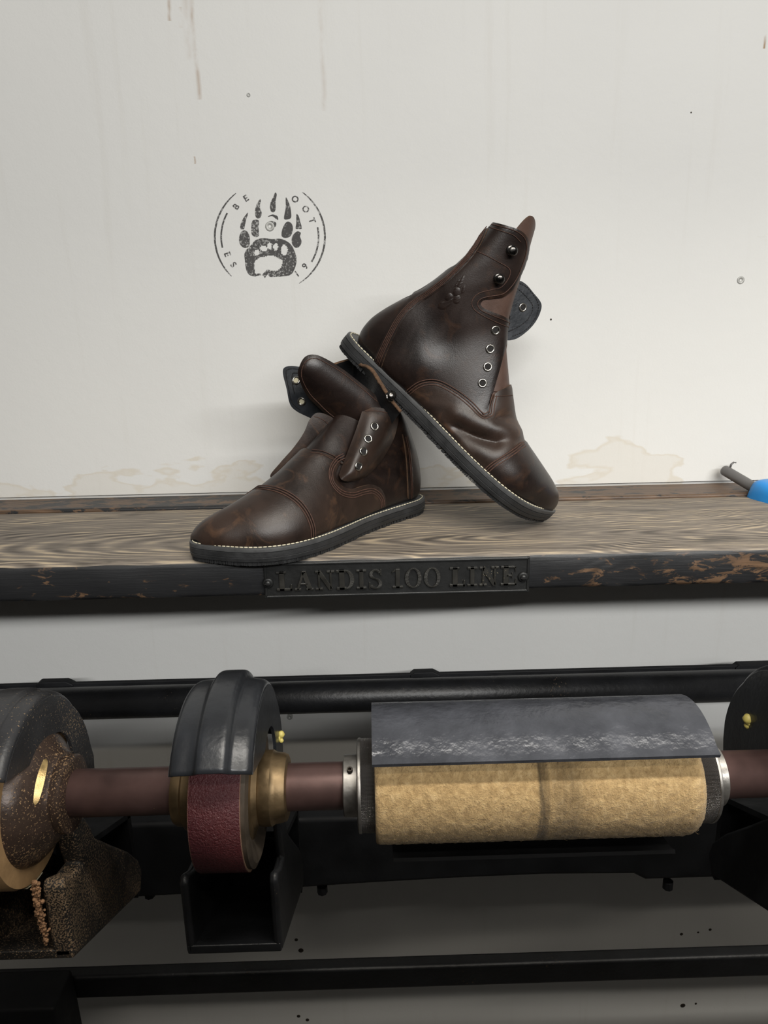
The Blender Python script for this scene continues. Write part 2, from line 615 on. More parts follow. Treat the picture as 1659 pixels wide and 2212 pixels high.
def sheet_from_tris(name, top, tris, thick_vec, mats, parent, label=None):
    """a skin with its own thickness: top vertices, triangles, per-vertex vectors to the under side; slots top / under / rim"""
    top = np.asarray(top)
    n = len(top)
    bot = top + thick_vec
    cnt = {}
    for t in tris:
        for a, b in ((t[0], t[1]), (t[1], t[2]), (t[2], t[0])):
            cnt.setdefault((min(a, b), max(a, b)), []).append((a, b))
    edge = [v[0] for v in cnt.values() if len(v) == 1]
    f = [tuple(t) for t in tris] + [(t[0] + n, t[2] + n, t[1] + n) for t in tris]
    mi = [0] * len(tris) + [1] * len(tris)
    V = np.vstack([top, bot])
    # rim has vertices of its own so that its edge stays crisp
    rv, rf = [], []
    for a, b in edge:
        k = 2 * n + len(rv)
        rv += [top[b], top[a], bot[a], bot[b]]
        rf.append((k, k + 1, k + 2, k + 3))
    if rv:
        V = np.vstack([V, np.array(rv)])
    return obj(name, V, f + rf, mats, parent, mi + [2] * len(rf), True, label=label)


def fill2d(poly, step):
    """triangulate a closed 2-D polygon with interior points on a grid"""
    poly = np.asarray(poly, float)
    lo, hi = poly.min(0), poly.max(0)
    gx, gy = np.meshgrid(np.arange(lo[0] + step / 2, hi[0], step), np.arange(lo[1] + step / 2, hi[1], step))
    g = np.stack([gx.ravel(), gy.ravel()], -1)
    x, y = g[:, 0], g[:, 1]
    inside = np.zeros(len(g), bool)
    dmin = np.full(len(g), 1e9)
    for i in range(len(poly)):
        a, b = poly[i], poly[(i + 1) % len(poly)]
        c = ((a[1] > y) != (b[1] > y))
        with np.errstate(divide='ignore', invalid='ignore'):
            xi = (b[0] - a[0]) * (y - a[1]) / (b[1] - a[1]) + a[0]
        inside ^= c & (x < xi)
        ab = b - a
        t = np.clip(((g - a) @ ab) / max(1e-12, ab @ ab), 0, 1)
        dmin = np.minimum(dmin, np.linalg.norm(g - (a + t[:, None] * ab), axis=1))
    g = g[inside & (dmin > step * .45)]
    pts = [Vector(p) for p in poly] + [Vector(p) for p in g]
    out = delaunay_2d_cdt(pts, [], [list(range(len(poly)))], 1, 1e-6)
    vv = np.array([tuple(p) for p in out[0]])
    tris = [tuple(f) for f in out[2] if len(f) == 3]
    nb = len(poly)
    isb = np.array([any(i < nb for i in o) for o in out[3]])
    return vv, tris, isb


# ------------------------------------------------------------------ lofted boot surfaces
class Loft:
    """rings that pivot from the toe over the instep to the collar; s = ring index, q = index round the ring (0 top, +v side, bottom, -v side)"""
    NQ = 160

    def __init__(s, H, eu, ev, ew, rings, n=210, inset=.003, sculpt=()):
        s.H, s.eu, s.ev, s.ew = H, eu, ev, ew
        R = crom(np.array(rings, float), n)
        q = np.arange(s.NQ) * 2 * math.pi / s.NQ
        P = np.zeros((n, s.NQ, 3))
        for k in range(n):
            tu, tw, bu, bw, hl, hm, c, m, nt_, nb_ = R[k]
            cs, sn = np.cos(q), np.sin(q)
            ex = np.where(cs > 0, nt_, nb_)
            cc = np.sign(cs) * np.abs(cs) ** (2 / ex)
            ss = np.sign(sn) * np.abs(sn) ** (2 / ex)
            t = np.where(cs > 0, m * (1 - cc), m - (1 - m) * cc)
            v = c + np.where(ss > 0, hl, hm) * ss
            u_, w_ = tu + (bu - tu) * t, tw + (bw - tw) * t
            P[k] = H + u_[:, None] * eu + v[:, None] * ev + w_[:, None] * ew
        s.P = P
        s.calc()
        s.P = s.P - s.Nn * inset
        for (pl, sig, amp) in sculpt:
            s.calc()
            xy = proj(s.P)
            pl = crom(np.array(pl, float), 60)
            d = np.min(np.linalg.norm(xy[:, :, None, :] - pl[None, None], axis=-1), axis=-1)
            facing = ((CAM - s.P) * s.Nn).sum(-1) > -.05
            s.P = s.P + s.Nn * (amp * np.exp(-(d / sig) ** 2) * facing)[..., None]
        s.calc()
        nr = n
        f = []
        for k in range(nr - 1):
            for j in range(s.NQ):
                j2 = (j + 1) % s.NQ
                f.append((k * s.NQ + j, (k + 1) * s.NQ + j, (k + 1) * s.NQ + j2, k * s.NQ + j2))
        s.F = f
        s.n = nr
        s.bvh = BVHTree.FromPolygons([Vector(p) for p in s.P.reshape(-1, 3)], f)

    def calc(s):
        ds = np.gradient(s.P, axis=0)
        dq = np.roll(s.P, -1, 1) - np.roll(s.P, 1, 1)
        n = np.cross(ds, dq)
        l = np.linalg.norm(n, axis=-1, keepdims=True)
        s.Nn = n / np.maximum(l, 1e-12)
        # outwards
        c = s.P.mean(1, keepdims=True)
        sign = np.sign(((s.P - c) * s.Nn).sum(-1).mean())
        s.Nn = s.Nn * sign

    def ev_(s, S, Q, off=0.0):
        S, Q = np.clip(np.asarray(S, float), 0, s.n - 1.001), np.asarray(Q, float) % s.NQ
        i, j = S.astype(int), Q.astype(int) % s.NQ
        a, b = (S - i)[..., None], (Q - np.floor(Q))[..., None]
        j2 = (j + 1) % s.NQ

        def bl(A):
            return A[i, j] * (1 - a) * (1 - b) + A[i + 1, j] * a * (1 - b) + A[i, j2] * (1 - a) * b + A[i + 1, j2] * a * b
        n = bl(s.Nn)
        n = n / np.maximum(np.linalg.norm(n, axis=-1, keepdims=True), 1e-9)
        return bl(s.P) + n * (np.asarray(off)[..., None] if np.ndim(off) else off), n

    def near(s, r):
        if r[1] > 120:
            r[1] -= s.NQ
        return r

    def sq(s, px, py):
        """where the sight line through a pixel meets the surface, as (s, q)"""
        d = ray(px, py)
        d = d / np.linalg.norm(d)
        loc, nor, idx, _ = s.bvh.ray_cast(Vector(CAM), Vector(d))
        if idx is None:
            # just off the outline: take the nearest place on the surface
            t = (s.P.reshape(-1, 3) - CAM)
            along = t @ d
            dist = np.linalg.norm(t - along[:, None] * d, axis=1)
            k = int(np.argmin(dist))
            return s.near(np.array([k // s.NQ, k % s.NQ], float))
        k, j = divmod(idx, s.NQ)
        a, b, c = s.P[k, j], s.P[k + 1, j], s.P[k, (j + 1) % s.NQ]
        p = np.array(loc)
        A = np.stack([b - a, c - a], -1)
        x = np.linalg.lstsq(A, p - a, rcond=None)[0]
        return s.near(np.array([k + min(max(x[0], 0), 1), j + min(max(x[1], 0), 1)]))

    def path(s, pts, step=3.0, smooth=True):
        P = np.array(pts, float)
        P = crom(P, max(8, 12 * len(P))) if smooth and len(P) > 2 else P
        P = resample(P, step)
        out = np.array([s.sq(*p) for p in P])
        q = out[:, 1]
        for i in range(1, len(q)):           # unwrap
            while q[i] - q[i - 1] > s.NQ / 2:
                q[i] -= s.NQ
            while q[i] - q[i - 1] < -s.NQ / 2:
                q[i] += s.NQ
        return out


def body(name, L, mat, parent, s0=0, s1=None, qmask=None):
    s1 = L.n - 1 if s1 is None else s1
    f = [L.F[k * L.NQ + j] for k in range(s0, s1) for j in range(L.NQ) if qmask is None or qmask(k, j)]
    V = L.P.reshape(-1, 3)
    used = sorted({i for q in f for i in q})
    mp = {i: n for n, i in enumerate(used)}
    f = [tuple(mp[i] for i in q) for q in f]
    V = V[used]
    if s0 == 0:
        f.append(tuple(range(L.NQ)))
    return obj(name, V, f, mat, parent)


def overlay(name, L, poly, off, thick, mats, parent, step=1.6, label=None):
    """a leather panel laid on the surface; poly in (s, q)"""
    vv, tris, isb = fill2d(poly, step)
    o = np.where(isb, off * .80, off)
    top, n = L.ev_(vv[:, 0], vv[:, 1], o)
    tri = []
    for t in tris:
        a, b, c = top[t[0]], top[t[1]], top[t[2]]
        tri.append(t if np.cross(b - a, c - a) @ n[t[0]] > 0 else (t[0], t[2], t[1]))
    return sheet_from_tris(name, top, tri, -n * thick, mats, parent, label)


def mirror(path, NQ):
    """the same line on the other side of the boot"""
    m = path[::-1].copy()
    m[:, 1] = -m[:, 1]
    return m


def capsule(mb, p, t, n, length, r, m=0):
    t = t / np.linalg.norm(t)
    b = np.cross(n, t)
    prof = [(-.5, .0), (-.42, .75), (-.2, 1.0), (.2, 1.0), (.42, .75), (.5, .0)]
    vs = []
    for (d, k) in prof:
        for i in range(6):
            a = math.pi / 3 * i
            vs.append(p + t * d * length + (n * math.cos(a) + b * math.sin(a)) * r * k)
    fs = [(k * 6 + i, k * 6 + (i + 1) % 6, (k + 1) * 6 + (i + 1) % 6, (k + 1) * 6 + i) for k in range(5) for i in range(6)]
    mb.add(vs, fs, m)


def stitch_rows(mb, L, path, off, rows=(0.0,), pitch=.0030, r=.00042, slant=0.0):
    """rows of thread along a line of (s, q) on the surface"""
    for row in rows:
        P, n = L.ev_(path[:, 0], path[:, 1], off)
        T = np.gradient(P, axis=0)
        side = np.cross(n, T)
        side /= np.maximum(np.linalg.norm(side, axis=1, keepdims=True), 1e-9)
        P = P + side * row
        both = resample(np.hstack([P, n]), pitch)
        for i in range(len(both) - 1):
            a, b = both[i], both[i + 1]
            t = b[:3] - a[:3]
            if np.linalg.norm(t) < 1e-6 or np.linalg.norm(t) > pitch * 2:
                continue
            nn = a[3:] / np.linalg.norm(a[3:])
            t2 = t + np.cross(nn, t) * slant
            capsule(mb, (a[:3] + b[:3]) / 2, t2, nn, pitch * .74, r)


def ring_mesh(mb, p, n, R, r, m=0, hole=None, hd=.0004):
    n = n / np.linalg.norm(n)
    prof = []
    for i in range(9):
        a = 2 * math.pi * i / 8
        prof.append((r * .8 * math.sin(a) + r * .4, R + r * math.cos(a)))
    mb.lathe(prof, p, n, m, 28, caps=False)
    if hole is not None:
        mb.lathe([(hd, R - r * .4), (hd + 1e-5, 1e-5)], p, n, hole, 28, caps=False)


# ------------------------------------------------------------------ the setting
def structure(o):
    o['kind'] = 'structure'
    return o


wall = MB().box((-2.2, 0, Z0 - .012 + .018), (2.2, .05, Z0 + 1.6))
wall.box((-2.2, .004, 0), (2.2, .05, Z0 + .0045))
wall_o = structure(wall.build('wall_back', M['wall'], origin=(0, 0, 0)))
structure(MB().box((-2.2, -3.4, -.05), (2.2, .05, 0)).build('floor', M['concrete']))
# added barrier behind the camera, out of view, placed to keep the far ceiling tube off the lower half of the machine
structure(MB().box((-2.2, -1.40, 0), (2.2, -1.30, Z0 + .385)).build('light_blocker', M['blocker']))


# --- ink stamp on the wall
def stamp():
    mb = MB()
    eps = -.0006

    def flat(poly, step=6):
        vv, tris, _ = fill2d(np.array(poly, float), step)
        pts = [atY(x, y, eps) for x, y in vv]
        mb.add(pts, tris)

    def blob(pts, n=40):
        flat(crom(np.array(pts, float), n, True), 5)

    cx, cy = 583.0, 511.0

    def arc(r0, r1, a0, a1, n=40, taper=True):
        A = np.radians(np.linspace(a0, a1, n))
        k = np.sin(np.linspace(0, math.pi, n)) ** .5 if taper else np.ones(n)
        rm, h = (r0 + r1) / 2, (r1 - r0) / 2
        out = [(cx + (rm + h * (.25 + .75 * q)) * math.cos(a), cy - (rm + h * (.25 + .75 * q)) * math.sin(a)) for a, q in zip(A, k)]
        inn = [(cx + (rm - h * (.25 + .75 * q)) * math.cos(a), cy - (rm - h * (.25 + .75 * q)) * math.sin(a)) for a, q in zip(A, k)]
        for i in range(n - 1):
            mb.add([atY(*p, eps) for p in (out[i], out[i + 1], inn[i + 1], inn[i])], [(0, 1, 2, 3)])
    arc(117, 121, 128, 226)
    arc(117, 121, 54, -58)
    arc(103.5, 107, 151, 193, taper=False)
    arc(103.5, 107, 11, -31, taper=False)
    s = 310 / 1659.0          # the crop these outlines were read from

    def z(pts):
        return [(430 + x * s, 380 + y * s) for x, y in pts]
    # claws
    blob(z([(555, 430), (568, 436), (545, 500), (525, 600), (505, 618), (480, 612), (478, 570), (505, 500)]))
    blob(z([(700, 272), (714, 285), (703, 360), (725, 430), (708, 480), (683, 492), (655, 470), (648, 400), (665, 330)]))
    blob(z([(880, 192), (898, 215), (885, 290), (885, 380), (868, 415), (835, 410), (820, 360), (830, 300), (860, 240)]))
    blob(z([(1003, 250), (1030, 290), (1055, 360), (1066, 470), (1035, 498), (985, 496), (990, 430), (1003, 360)]))
    blob(z([(1125, 442), (1152, 465), (1170, 530), (1188, 605), (1150, 612), (1117, 605), (1125, 540)]))
    # toes
    blob(z([(515, 628), (565, 650), (588, 720), (582, 800), (545, 832), (490, 810), (463, 750), (475, 670)]))
    blob(z([(620, 515), (690, 515), (688, 600), (692, 690), (650, 705), (608, 670), (604, 590)]))
    blob(z([(1010, 533), (1065, 545), (1085, 610), (1060, 690), (1000, 715), (955, 690), (965, 610)]))
    blob(z([(1130, 642), (1175, 655), (1168, 700), (1185, 760), (1160, 815), (1115, 828), (1075, 780), (1078, 700)]))
    blob(z([(795, 470), (850, 445), (905, 465), (915, 505), (890, 495), (850, 465)]))
    blob(z([(775, 545), (830, 520), (890, 540), (880, 590), (850, 560), (810, 545)]))
    # pad with a small paw left white in it
    outer = crom(np.array(z([(600, 800), (650, 745), (740, 718), (840, 730), (950, 728), (1050, 780), (1100, 860), (1128, 960), (1110, 1060), (1060, 1140), (960, 1160), (880, 1165), (820, 1165), (790, 1140), (760, 1180), (740, 1150), (690, 1150), (640, 1160), (580, 1140), (545, 1080), (530, 980), (530, 880)])), 120, True)
    hole = crom(np.array(z([(640, 1080), (640, 1000), (690, 950), (780, 925), (870, 925), (930, 955), (965, 970), (955, 1040), (915, 1090), (860, 1100), (800, 1085), (765, 1100), (735, 1140), (690, 1130), (655, 1130)])), 80, True)
    toes = [(z([(668, 885)])[0], 6.0, 6.0), (z([(748, 838)])[0], 8.5, 6.3), (z([(815, 808)])[0], 5.0, 7.5), (z([(885, 820)])[0], 5.2, 8.0), (z([(985, 855)])[0], 7.5, 12.0)]
    vv, tris, _ = fill2d(outer, 3.0)

    def inside(p, poly):
        x, y = p
        c = False
        for i in range(len(poly)):
            a, b = poly[i], poly[i - 1]
            if (a[1] > y) != (b[1] > y) and x < (b[0] - a[0]) * (y - a[1]) / (b[1] - a[1]) + a[0]:
                c = not c
        return c
    keep = []
    for t in tris:
        c = vv[list(t)].mean(0)
        if inside(c, hole):
            continue
        if any(((c[0] - o[0]) / a) ** 2 + ((c[1] - o[1]) / b) ** 2 < 1 for o, a, b in toes):
            continue
        keep.append(t)
    mb.add([atY(x, y, eps) for x, y in vv], keep)
    # letters round the rim

    def glyph(ch, ang, r, size, flip=False):
        cu = bpy.data.curves.new('g', 'FONT')
        cu.body = ch
        cu.size = 1.0
        cu.align_x = 'CENTER'
        cu.offset = .022
        to = bpy.data.objects.new('g', cu)
        COL.objects.link(to)
        dg = bpy.context.evaluated_depsgraph_get()
        me = bpy.data.meshes.new_from_object(to.evaluated_get(dg))
        a = math.radians(ang)
        px, py = cx + r * math.cos(a), cy - r * math.sin(a)
        rot = a - math.pi / 2 + (math.pi if flip else 0)
        co = np.array([tuple(v.co) for v in me.vertices])[:, :2]
        co[:, 1] -= .35
        co *= size
        X = px + co[:, 0] * math.cos(rot) - co[:, 1] * math.sin(rot)
        Y = py - (co[:, 0] * math.sin(rot) + co[:, 1] * math.cos(rot))
        mb.add([atY(x, y, eps) for x, y in zip(X, Y)], [tuple(p.vertices) for p in me.polygons])
        bpy.data.objects.remove(to)
        bpy.data.curves.remove(cu)
        bpy.data.meshes.remove(me)
    for ch, ang in (('B', 138.5), ('E', 122), ('O', 56), ('O', 37.5), ('T', 21)):
        glyph(ch, ang, 98, 19)
    for ch, ang in (('E', 202.5), ('S', 217.5), ('1', 306), ('9', 320)):
        glyph(ch, ang, 99, 19, True)
    return mb.build('paw_stamp', M['ink'], wall_o, label='round black ink stamp of a clawed paw with worn letters around it')


stamp()


def screw_head(px, py, r, mat, name='screw', parent=wall_o, y=0.0, slot=True):
    p = atY(px, py, y)
    mb = MB()
    ax = (0, -1, 0)
    if slot:
        mb.lathe([(-.004, r), (.0006, r), (.0011, r * .86), (.0007, r * .6), (.0005, r * .33), (-.0006, r * .25), (-.0006, 1e-5)], p, ax, 0, 24, caps=False)
        for k in range(2):
            pass
    else:
        mb.lathe([(-.004, r), (.0003, r), (.0005, r * .5), (.0005, 1e-5)], p, ax, 0, 14, caps=False)
    return mb.build(name, mat, parent, True)


for (px, py, r) in ((537, 205, .0022), (583, 489, .0055), (1600, 605, .0046), (626, 1549, .0040)):
    screw_head(px, py, r, M['screw'])
for (px, py, r) in ((650, 2053, .0042), (1475, 2172, .0042), (640, 2030, .0028), (1472, 2018, .0026), (1534, 2008, .0024), (1508, 2014, .0018), (645, 2195, .003), (664, 2203, .003), (1503, 2168, .002), (590, 521, .0008), (1493, 243, .0009), (1190, 690, .0012)):
    screw_head(px, py, r, M['screw_dark'], 'nail_head', slot=False, y=.004 if py > 1300 else 0.0)

# ------------------------------------------------------------------ shelf, batten, nameplate
YF, YB, TH = -.257, -.062, .0395
sh = MB()
nx = 90
xs = np.linspace(-.95, .95, nx)


def shelf_mesh():
    """plank with a softened, slightly nicked front arris"""
    prof = [(YB, 0), (YF + .010, 0.0), (YF + .004, -.0008), (YF + .001, -.0032), (YF, -.007), (YF, -TH + .005), (YF + .002, -TH + .001), (YF + .006, -TH), (YB, -TH)]
    n = len(prof)
    V, Fc, mi = [], [], []
    for i, x in enumerate(xs):
        for j, (y, z) in enumerate(prof):
            k = .0009 * math.sin(i * 1.7 + j * 2.1) * math.sin(i * .53) if 1 < j < 8 else 0
            V.append((x, y + k, Z0 + z + (k * .6 if 1 < j < 6 else 0)))
    for i in range(nx - 1):
        for j in range(n):
            j2 = (j + 1) % n
            Fc.append((i * n + j, i * n + j2, (i + 1) * n + j2, (i + 1) * n + j))
            mi.append(0 if j in (0, 1, 2) else 1)
    Fc.append(tuple(range(n)))
    Fc.append(tuple(range((nx - 1) * n, nx * n))[::-1])
    mi += [1, 1]
    o = obj('wooden_shelf', V, Fc, [M['wood_top'], M['wood_edge']], None, mi, True, origin=(0, YF, Z0 - TH))
    fix_normals(o)
    md = o.modifiers.new('es', 'EDGE_SPLIT')
    md.split_angle = math.radians(50)
    return tag(o, 'long weathered grey plank shelf with worn black front edge under both boots', 'shelf')


shelf = shelf_mesh()
bt = MB().box((-.95, -.0605, Z0 - .030), (.95, -.002, Z0 + .004))
bt_o = bevel(bt.build('wooden_batten', M['wood_strip']), .003)
tag(bt_o, 'narrow worn black-painted wooden strip behind the shelf along the white wall', 'batten')


# --- nameplate with raised slab letters
def nameplate():
    yb = YF - .0006
    A, B = atY(569, 1225, yb), atY(1144, 1213, yb)
    x0, x1 = A[0], B[0]
    zt, zb = Z0 - .0030, Z0 - .0405
    pl = MB().box((x0, yb - .0022, zb), (x1, yb, zt))
    p = pl.build('nameplate', M['plate'], shelf, label='black cast plate with raised letters LANDIS 100 LINE')
    bevel(p, .0016, 3)
    rim = MB()
    fr = .0030
    yy = yb - .0022
    ia, ib = x0 + .012, x1 - .012
    for lo, hi in (((x0 + .001, yy - .0012, zt - fr), (x1 - .001, yy + .0004, zt - .0004)), ((x0 + .001, yy - .0012, zb + .0004), (x1 - .001, yy + .0004, zb + fr)),
                   ((x0 + .0004, yy - .0012, zb), (x0 + fr, yy + .0004, zt)), ((x1 - fr, yy - .0012, zb), (x1 - .0004, yy + .0004, zt))):
        rim.box(lo, hi)
    bevel(rim.build('raised_border', M['plate'], p), .0008, 2)
    # letters: strokes in a box 1 high
    def stroke(a, b, w):
        a, b = np.array(a, float), np.array(b, float)
        d = (b - a) / np.linalg.norm(b - a)
        n = np.array([-d[1], d[0]]) * w / 2
        return [a + n, b + n, b - n, a - n]

    def rect(x0, y0, x1, y1):
        return [(x0, y0), (x1, y0), (x1, y1), (x0, y1)]

    def band(cx, cy, rx, ry, wx, wy, a0, a1, n=28):
        A = np.radians(np.linspace(a0, a1, n))
        o = [(cx + rx * math.cos(a), cy + ry * math.sin(a)) for a in A]
        i = [(cx + (rx - wx) * math.cos(a), cy + (ry - wy) * math.sin(a)) for a in A]
        return [[o[k], o[k + 1], i[k + 1], i[k]] for k in range(n - 1)]
    G = {}
    s_, t_ = .12, .27          # serif height, stem width
    G['L'] = (.82, [rect(.16, 0, .16 + t_, 1), rect(.02, 1 - s_, .52, 1), rect(.02, 0, .80, s_ + .02), [(.66, 0), (.80, 0), (.80, .34), (.72, .34)]])
    G['A'] = (.98, [stroke((.50, .97), (.18, .03), .13), stroke((.50, .97), (.80, .03), .24), rect(.27, .30, .72, .38), rect(.02, 0, .36, s_), rect(.60, 0, .98, s_), rect(.40, .9, .62, 1)])
    G['N'] = (1.0, [rect(.16, 0, .27, 1), rect(.74, 0, .85, 1), stroke((.20, .97), (.80, .03), .22), rect(.02, 1 - s_, .30, 1), rect(.60, 1 - s_, .99, 1), rect(.02, 0, .40, s_)])
    G['D'] = (.92, [rect(.15, 0, .15 + t_, 1), rect(.02, 1 - s_, .5, 1), rect(.02, 0, .5, s_)] + band(.46, .5, .44, .5, .22, .085, -90, 90))
    G['I'] = (.54, [rect(.16, 0, .38, 1), rect(.02, 1 - s_, .52, 1), rect(.02, 0, .52, s_)])
    G['S'] = (.74, band(.37, .74, .31, .26, .17, .10, 20, 270) + band(.37, .26, .33, .28, .18, .10, 90, -160) + [rect(.60, .68, .67, 1.0), rect(.04, 0, .11, .34)])
    G['1'] = (.60, [rect(.22, 0, .44, 1), rect(.06, 0, .60, s_), [(.22, 1), (.22, .86), (.04, .78), (.04, .86)]])
    G['0'] = (.88, band(.44, .5, .42, .52, .19, .075, 0, 360, 48))
    G['E'] = (.84, [rect(.15, 0, .15 + t_, 1), rect(.02, 1 - s_, .78, 1), rect(.02, 0, .82, s_), rect(.3, .46, .60, .55), [(.70, 1), (.78, 1), (.78, .68), (.74, .68)], [(.70, 0), (.82, 0), (.82, .34), (.76, .34)], rect(.56, .36, .62, .66)])
    text = 'LANDIS 100 LINE'
    total = sum(G[c][0] + .06 if c != ' ' else .34 for c in text)
    xl, xr = atY(597, 1258, yb)[0], atY(1118, 1246, yb)[0]
    k = (xr - xl) / total
    hgt = .0205
    z_base = (zt + zb) / 2 - hgt / 2 - .0005
    x = xl
    for c in text:
        if c == ' ':
            x += .34 * k
            continue
        w, polys = G[c]
        mb = MB()
        for pg in polys:
            q = [(x + a * k, yy + .0003, z_base + b * hgt) for a, b in pg]
            mb.prism(q, (0, -.0022, 0))
        o = mb.build('raised_letter', M['letter'], p)
        bevel(o, .0005, 2)
        x += (w + .06) * k
    for (px, py) in ((579, 1259), (1130, 1246)):
        c = atY(px, py, yy)
        mb = MB()
        mb.lathe([(0, .0056), (.0012, .0054), (.0020, .0046), (.0022, .0042)], c, (0, -1, 0), 0, 28)
        mb.lathe([(.0018, .0034), (.0030, .0032), (.0040, .0022), (.0043, .0008), (.0043, 1e-5)], c, (0, -1, 0), 0, 24, caps=False)
        o = mb.build('screw', M['plate'], p, True)
        s2 = MB().box((c[0] - .003, c[1] - .0046, c[2] - .0004), (c[0] + .003, c[1] - .0036, c[2] + .0004))
        s2.build('screw_slot', M['hole'], o)


nameplate()


# ------------------------------------------------------------------ boots
LAT = np.array([(0, 0), (.002, .010), (.007, .0165), (.016, .0218), (.03, .0255), (.08, .0290), (.115, .0335), (.148, .0415), (.175, .0475), (.20, .0500), (.222, .0485), (.240, .0430), (.256, .0330), (.268, .0200), (.278, .004), (.286, -.012), (.2905, -.023), (.292, -.031)])
MED = np.array([(0, 0), (.002, -.010), (.007, -.018), (.016, -.0245), (.03, -.0290), (.08, -.0340), (.115, -.0375), (.15, -.0425), (.19, -.0490), (.225, -.0535), (.252, -.0545), (.270, -.0525), (.282, -.0470), (.289, -.0395), (.292, -.031)])


def outline(grow, n=150):
    """closed outline of the sole seen from above (u, v)"""
    a = crom(LAT, n)
    b = crom(MED, n)[::-1]
    P = resample(np.vstack([a, b[1:]]), .003)[:-1]
    T = np.roll(P, -1, 0) - np.roll(P, 1, 0)
    T /= np.linalg.norm(T, axis=1)[:, None]
    nrm = np.stack([T[:, 1], -T[:, 0]], -1)
    c = P.mean(0)
    if ((P - c) * nrm).sum() < 0:
        nrm = -nrm
    return P + nrm * grow, nrm


def sole(parent, H, eu, ev, ew, scale):
    def W(P2, w):
        return H + (P2[:, :1] * scale) * eu + (P2[:, 1:] * scale) * ev + w * ew

    def slab(name, levels, mat, cap_t=True, cap_b=True):
        V, Fc = [], []
        n = len(levels[0][0])
        for P2, w in levels:
            V += W(P2, w).tolist()
        for k in range(len(levels) - 1):
            for i in range(n):
                Fc.append((k * n + i, k * n + (i + 1) % n, (k + 1) * n + (i + 1) % n, (k + 1) * n + i))
        Fc.append(tuple(range(n)))
        Fc.append(tuple(range((len(levels) - 1) * n, len(levels) * n))[::-1])
        o = obj(name, V, Fc, mat, parent)
        fix_normals(o)
        md = o.modifiers.new('es', 'EDGE_SPLIT')
        md.split_angle = math.radians(40)
        return o
    O = lambda g: outline(g)[0]
    slab('welt', [(O(-.0012), .0006), (O(-.0003), .0002), (O(0), -.0008), (O(0), -.0034), (O(-.0006), -.0040)], M['welt'])
    sl = slab('outsole', [(O(-.0008), -.0040), (O(.0002), -.0046), (O(.0002), -.0088), (O(-.0004), -.0093), (O(.0002), -.0098), (O(-.0004), -.0134), (O(-.0016), -.0142)], M['rubber'])
    # tread lugs under the edge
    P2, nrm = outline(-.0016)
    Q = resample(np.hstack([P2, nrm]), .0010)
    mb = MB()
    i = 0
    random.seed(3)
    while i < len(Q) - 8:
        L = random.choice((4, 5, 6, 7))
        a, b = Q[i], Q[i + L]
        na, nb = a[2:], b[2:]
        dep = random.uniform(.009, .014)
        jut = random.uniform(-.0008, .0002)
        top = W(np.array([a[:2] + na * jut, b[:2] + nb * jut, b[:2] - nb * dep, a[:2] - na * dep]), -.0134)
        mb.prism(top, -ew * random.uniform(.0038, .0044))
        i += L + random.choice((1, 2, 3))
    for u in np.arange(.02, .245, .016):
        for v in np.arange(-.04, .04, .014):
            la = np.interp(u, LAT[:14, 0], LAT[:14, 1]) - .017
            me = np.interp(u, MED[:12, 0], MED[:12, 1]) + .017
            if me < v < la:
                q = np.array([(u, v), (u + .009, v + .002), (u + .008, v + .009), (u - .001, v + .008)])
                mb.prism(W(q, -.0134), -ew * .0043)
    fix_normals(mb.build('tread_lugs', M['rubber'], sl))
    # cream lockstitch along the welt
    P2, nrm = outline(-.0030)
    mb = MB()
    Q = resample(np.vstack([P2, P2[:1]]), .0046)
    for i in range(len(Q) - 1):
        a, b = W(Q[i:i + 1], .0009)[0], W(Q[i + 1:i + 2], .0009)[0]
        capsule(mb, (a + b) / 2, b - a, ew, .0040, .00062)
    mb.build('welt_stitching', M['thread_cream'], parent, True)


def frame(H, T):
    H, T = np.array(H), np.array(T)
    eu = T - H
    L = np.linalg.norm(eu)
    eu /= L
    ev = np.array([eu[1], -eu[0], 0])
    ev /= np.linalg.norm(ev)
    if ev[1] > 0:
        ev = -ev
    ew = np.cross(ev, eu)
    if ew[2] < 0:
        ew = -ew
    return H, eu, ev, ew, L


def eyelet(parent, P, n, R=.0037, r=.00105, name='eyelet'):
    mb = MB()
    ring_mesh(mb, P, n, R, r, 0, 1)
    return mb.build(name, [M['steel'], M['hole']], parent, True)


def lace_hook(parent, P, n, up):
    mb = MB()
    mb.lathe([(0, .0052), (.0009, .0050), (.0013, .0040), (.0016, .0024), (.0040, .0022), (.0044, .0030), (.0050, .0046), (.0062, .0050), (.0074, .0044), (.0082, .0028), (.0085, 1e-5)], P, n, 0, 28, caps=False)
    o = mb.build('lace_hook', M['hook'], parent, True)
    return o


def patch_sheet(name, poly, depth, thick, mats, parent, step=9, n=90, closed_smooth=True, label=None):
    """a flap of leather: outline points, y of the flap as a function of the outline plane, real thickness"""
    P = crom(np.array(poly, float), n, True) if closed_smooth else np.array(poly, float)
    vv, tris, isb = fill2d(P, step)
    top = np.array([atY(x, y, depth(x, y)) for x, y in vv])
    # vertex normals
    nn = np.zeros_like(top)
    T2 = []
    for t in tris:
        a, b, c = top[list(t)]
        f = np.cross(b - a, c - a)
        if f @ (CAM - a) < 0:
            f = -f
            t = (t[0], t[2], t[1])
        T2.append(t)
        for i in t:
            nn[i] += f
    nn /= np.linalg.norm(nn, axis=1)[:, None]
    return sheet_from_tris(name, top, T2, -nn * thick, mats, parent, label), top, nn, vv


def at_patch(top, nn, vv, px, py):
    k = int(np.argmin(np.linalg.norm(vv - np.array([px, py]), axis=1)))
    d = ray(px, py)
    t = ((top[k] - CAM) @ nn[k]) / (d @ nn[k])
    return CAM + d * t, nn[k]


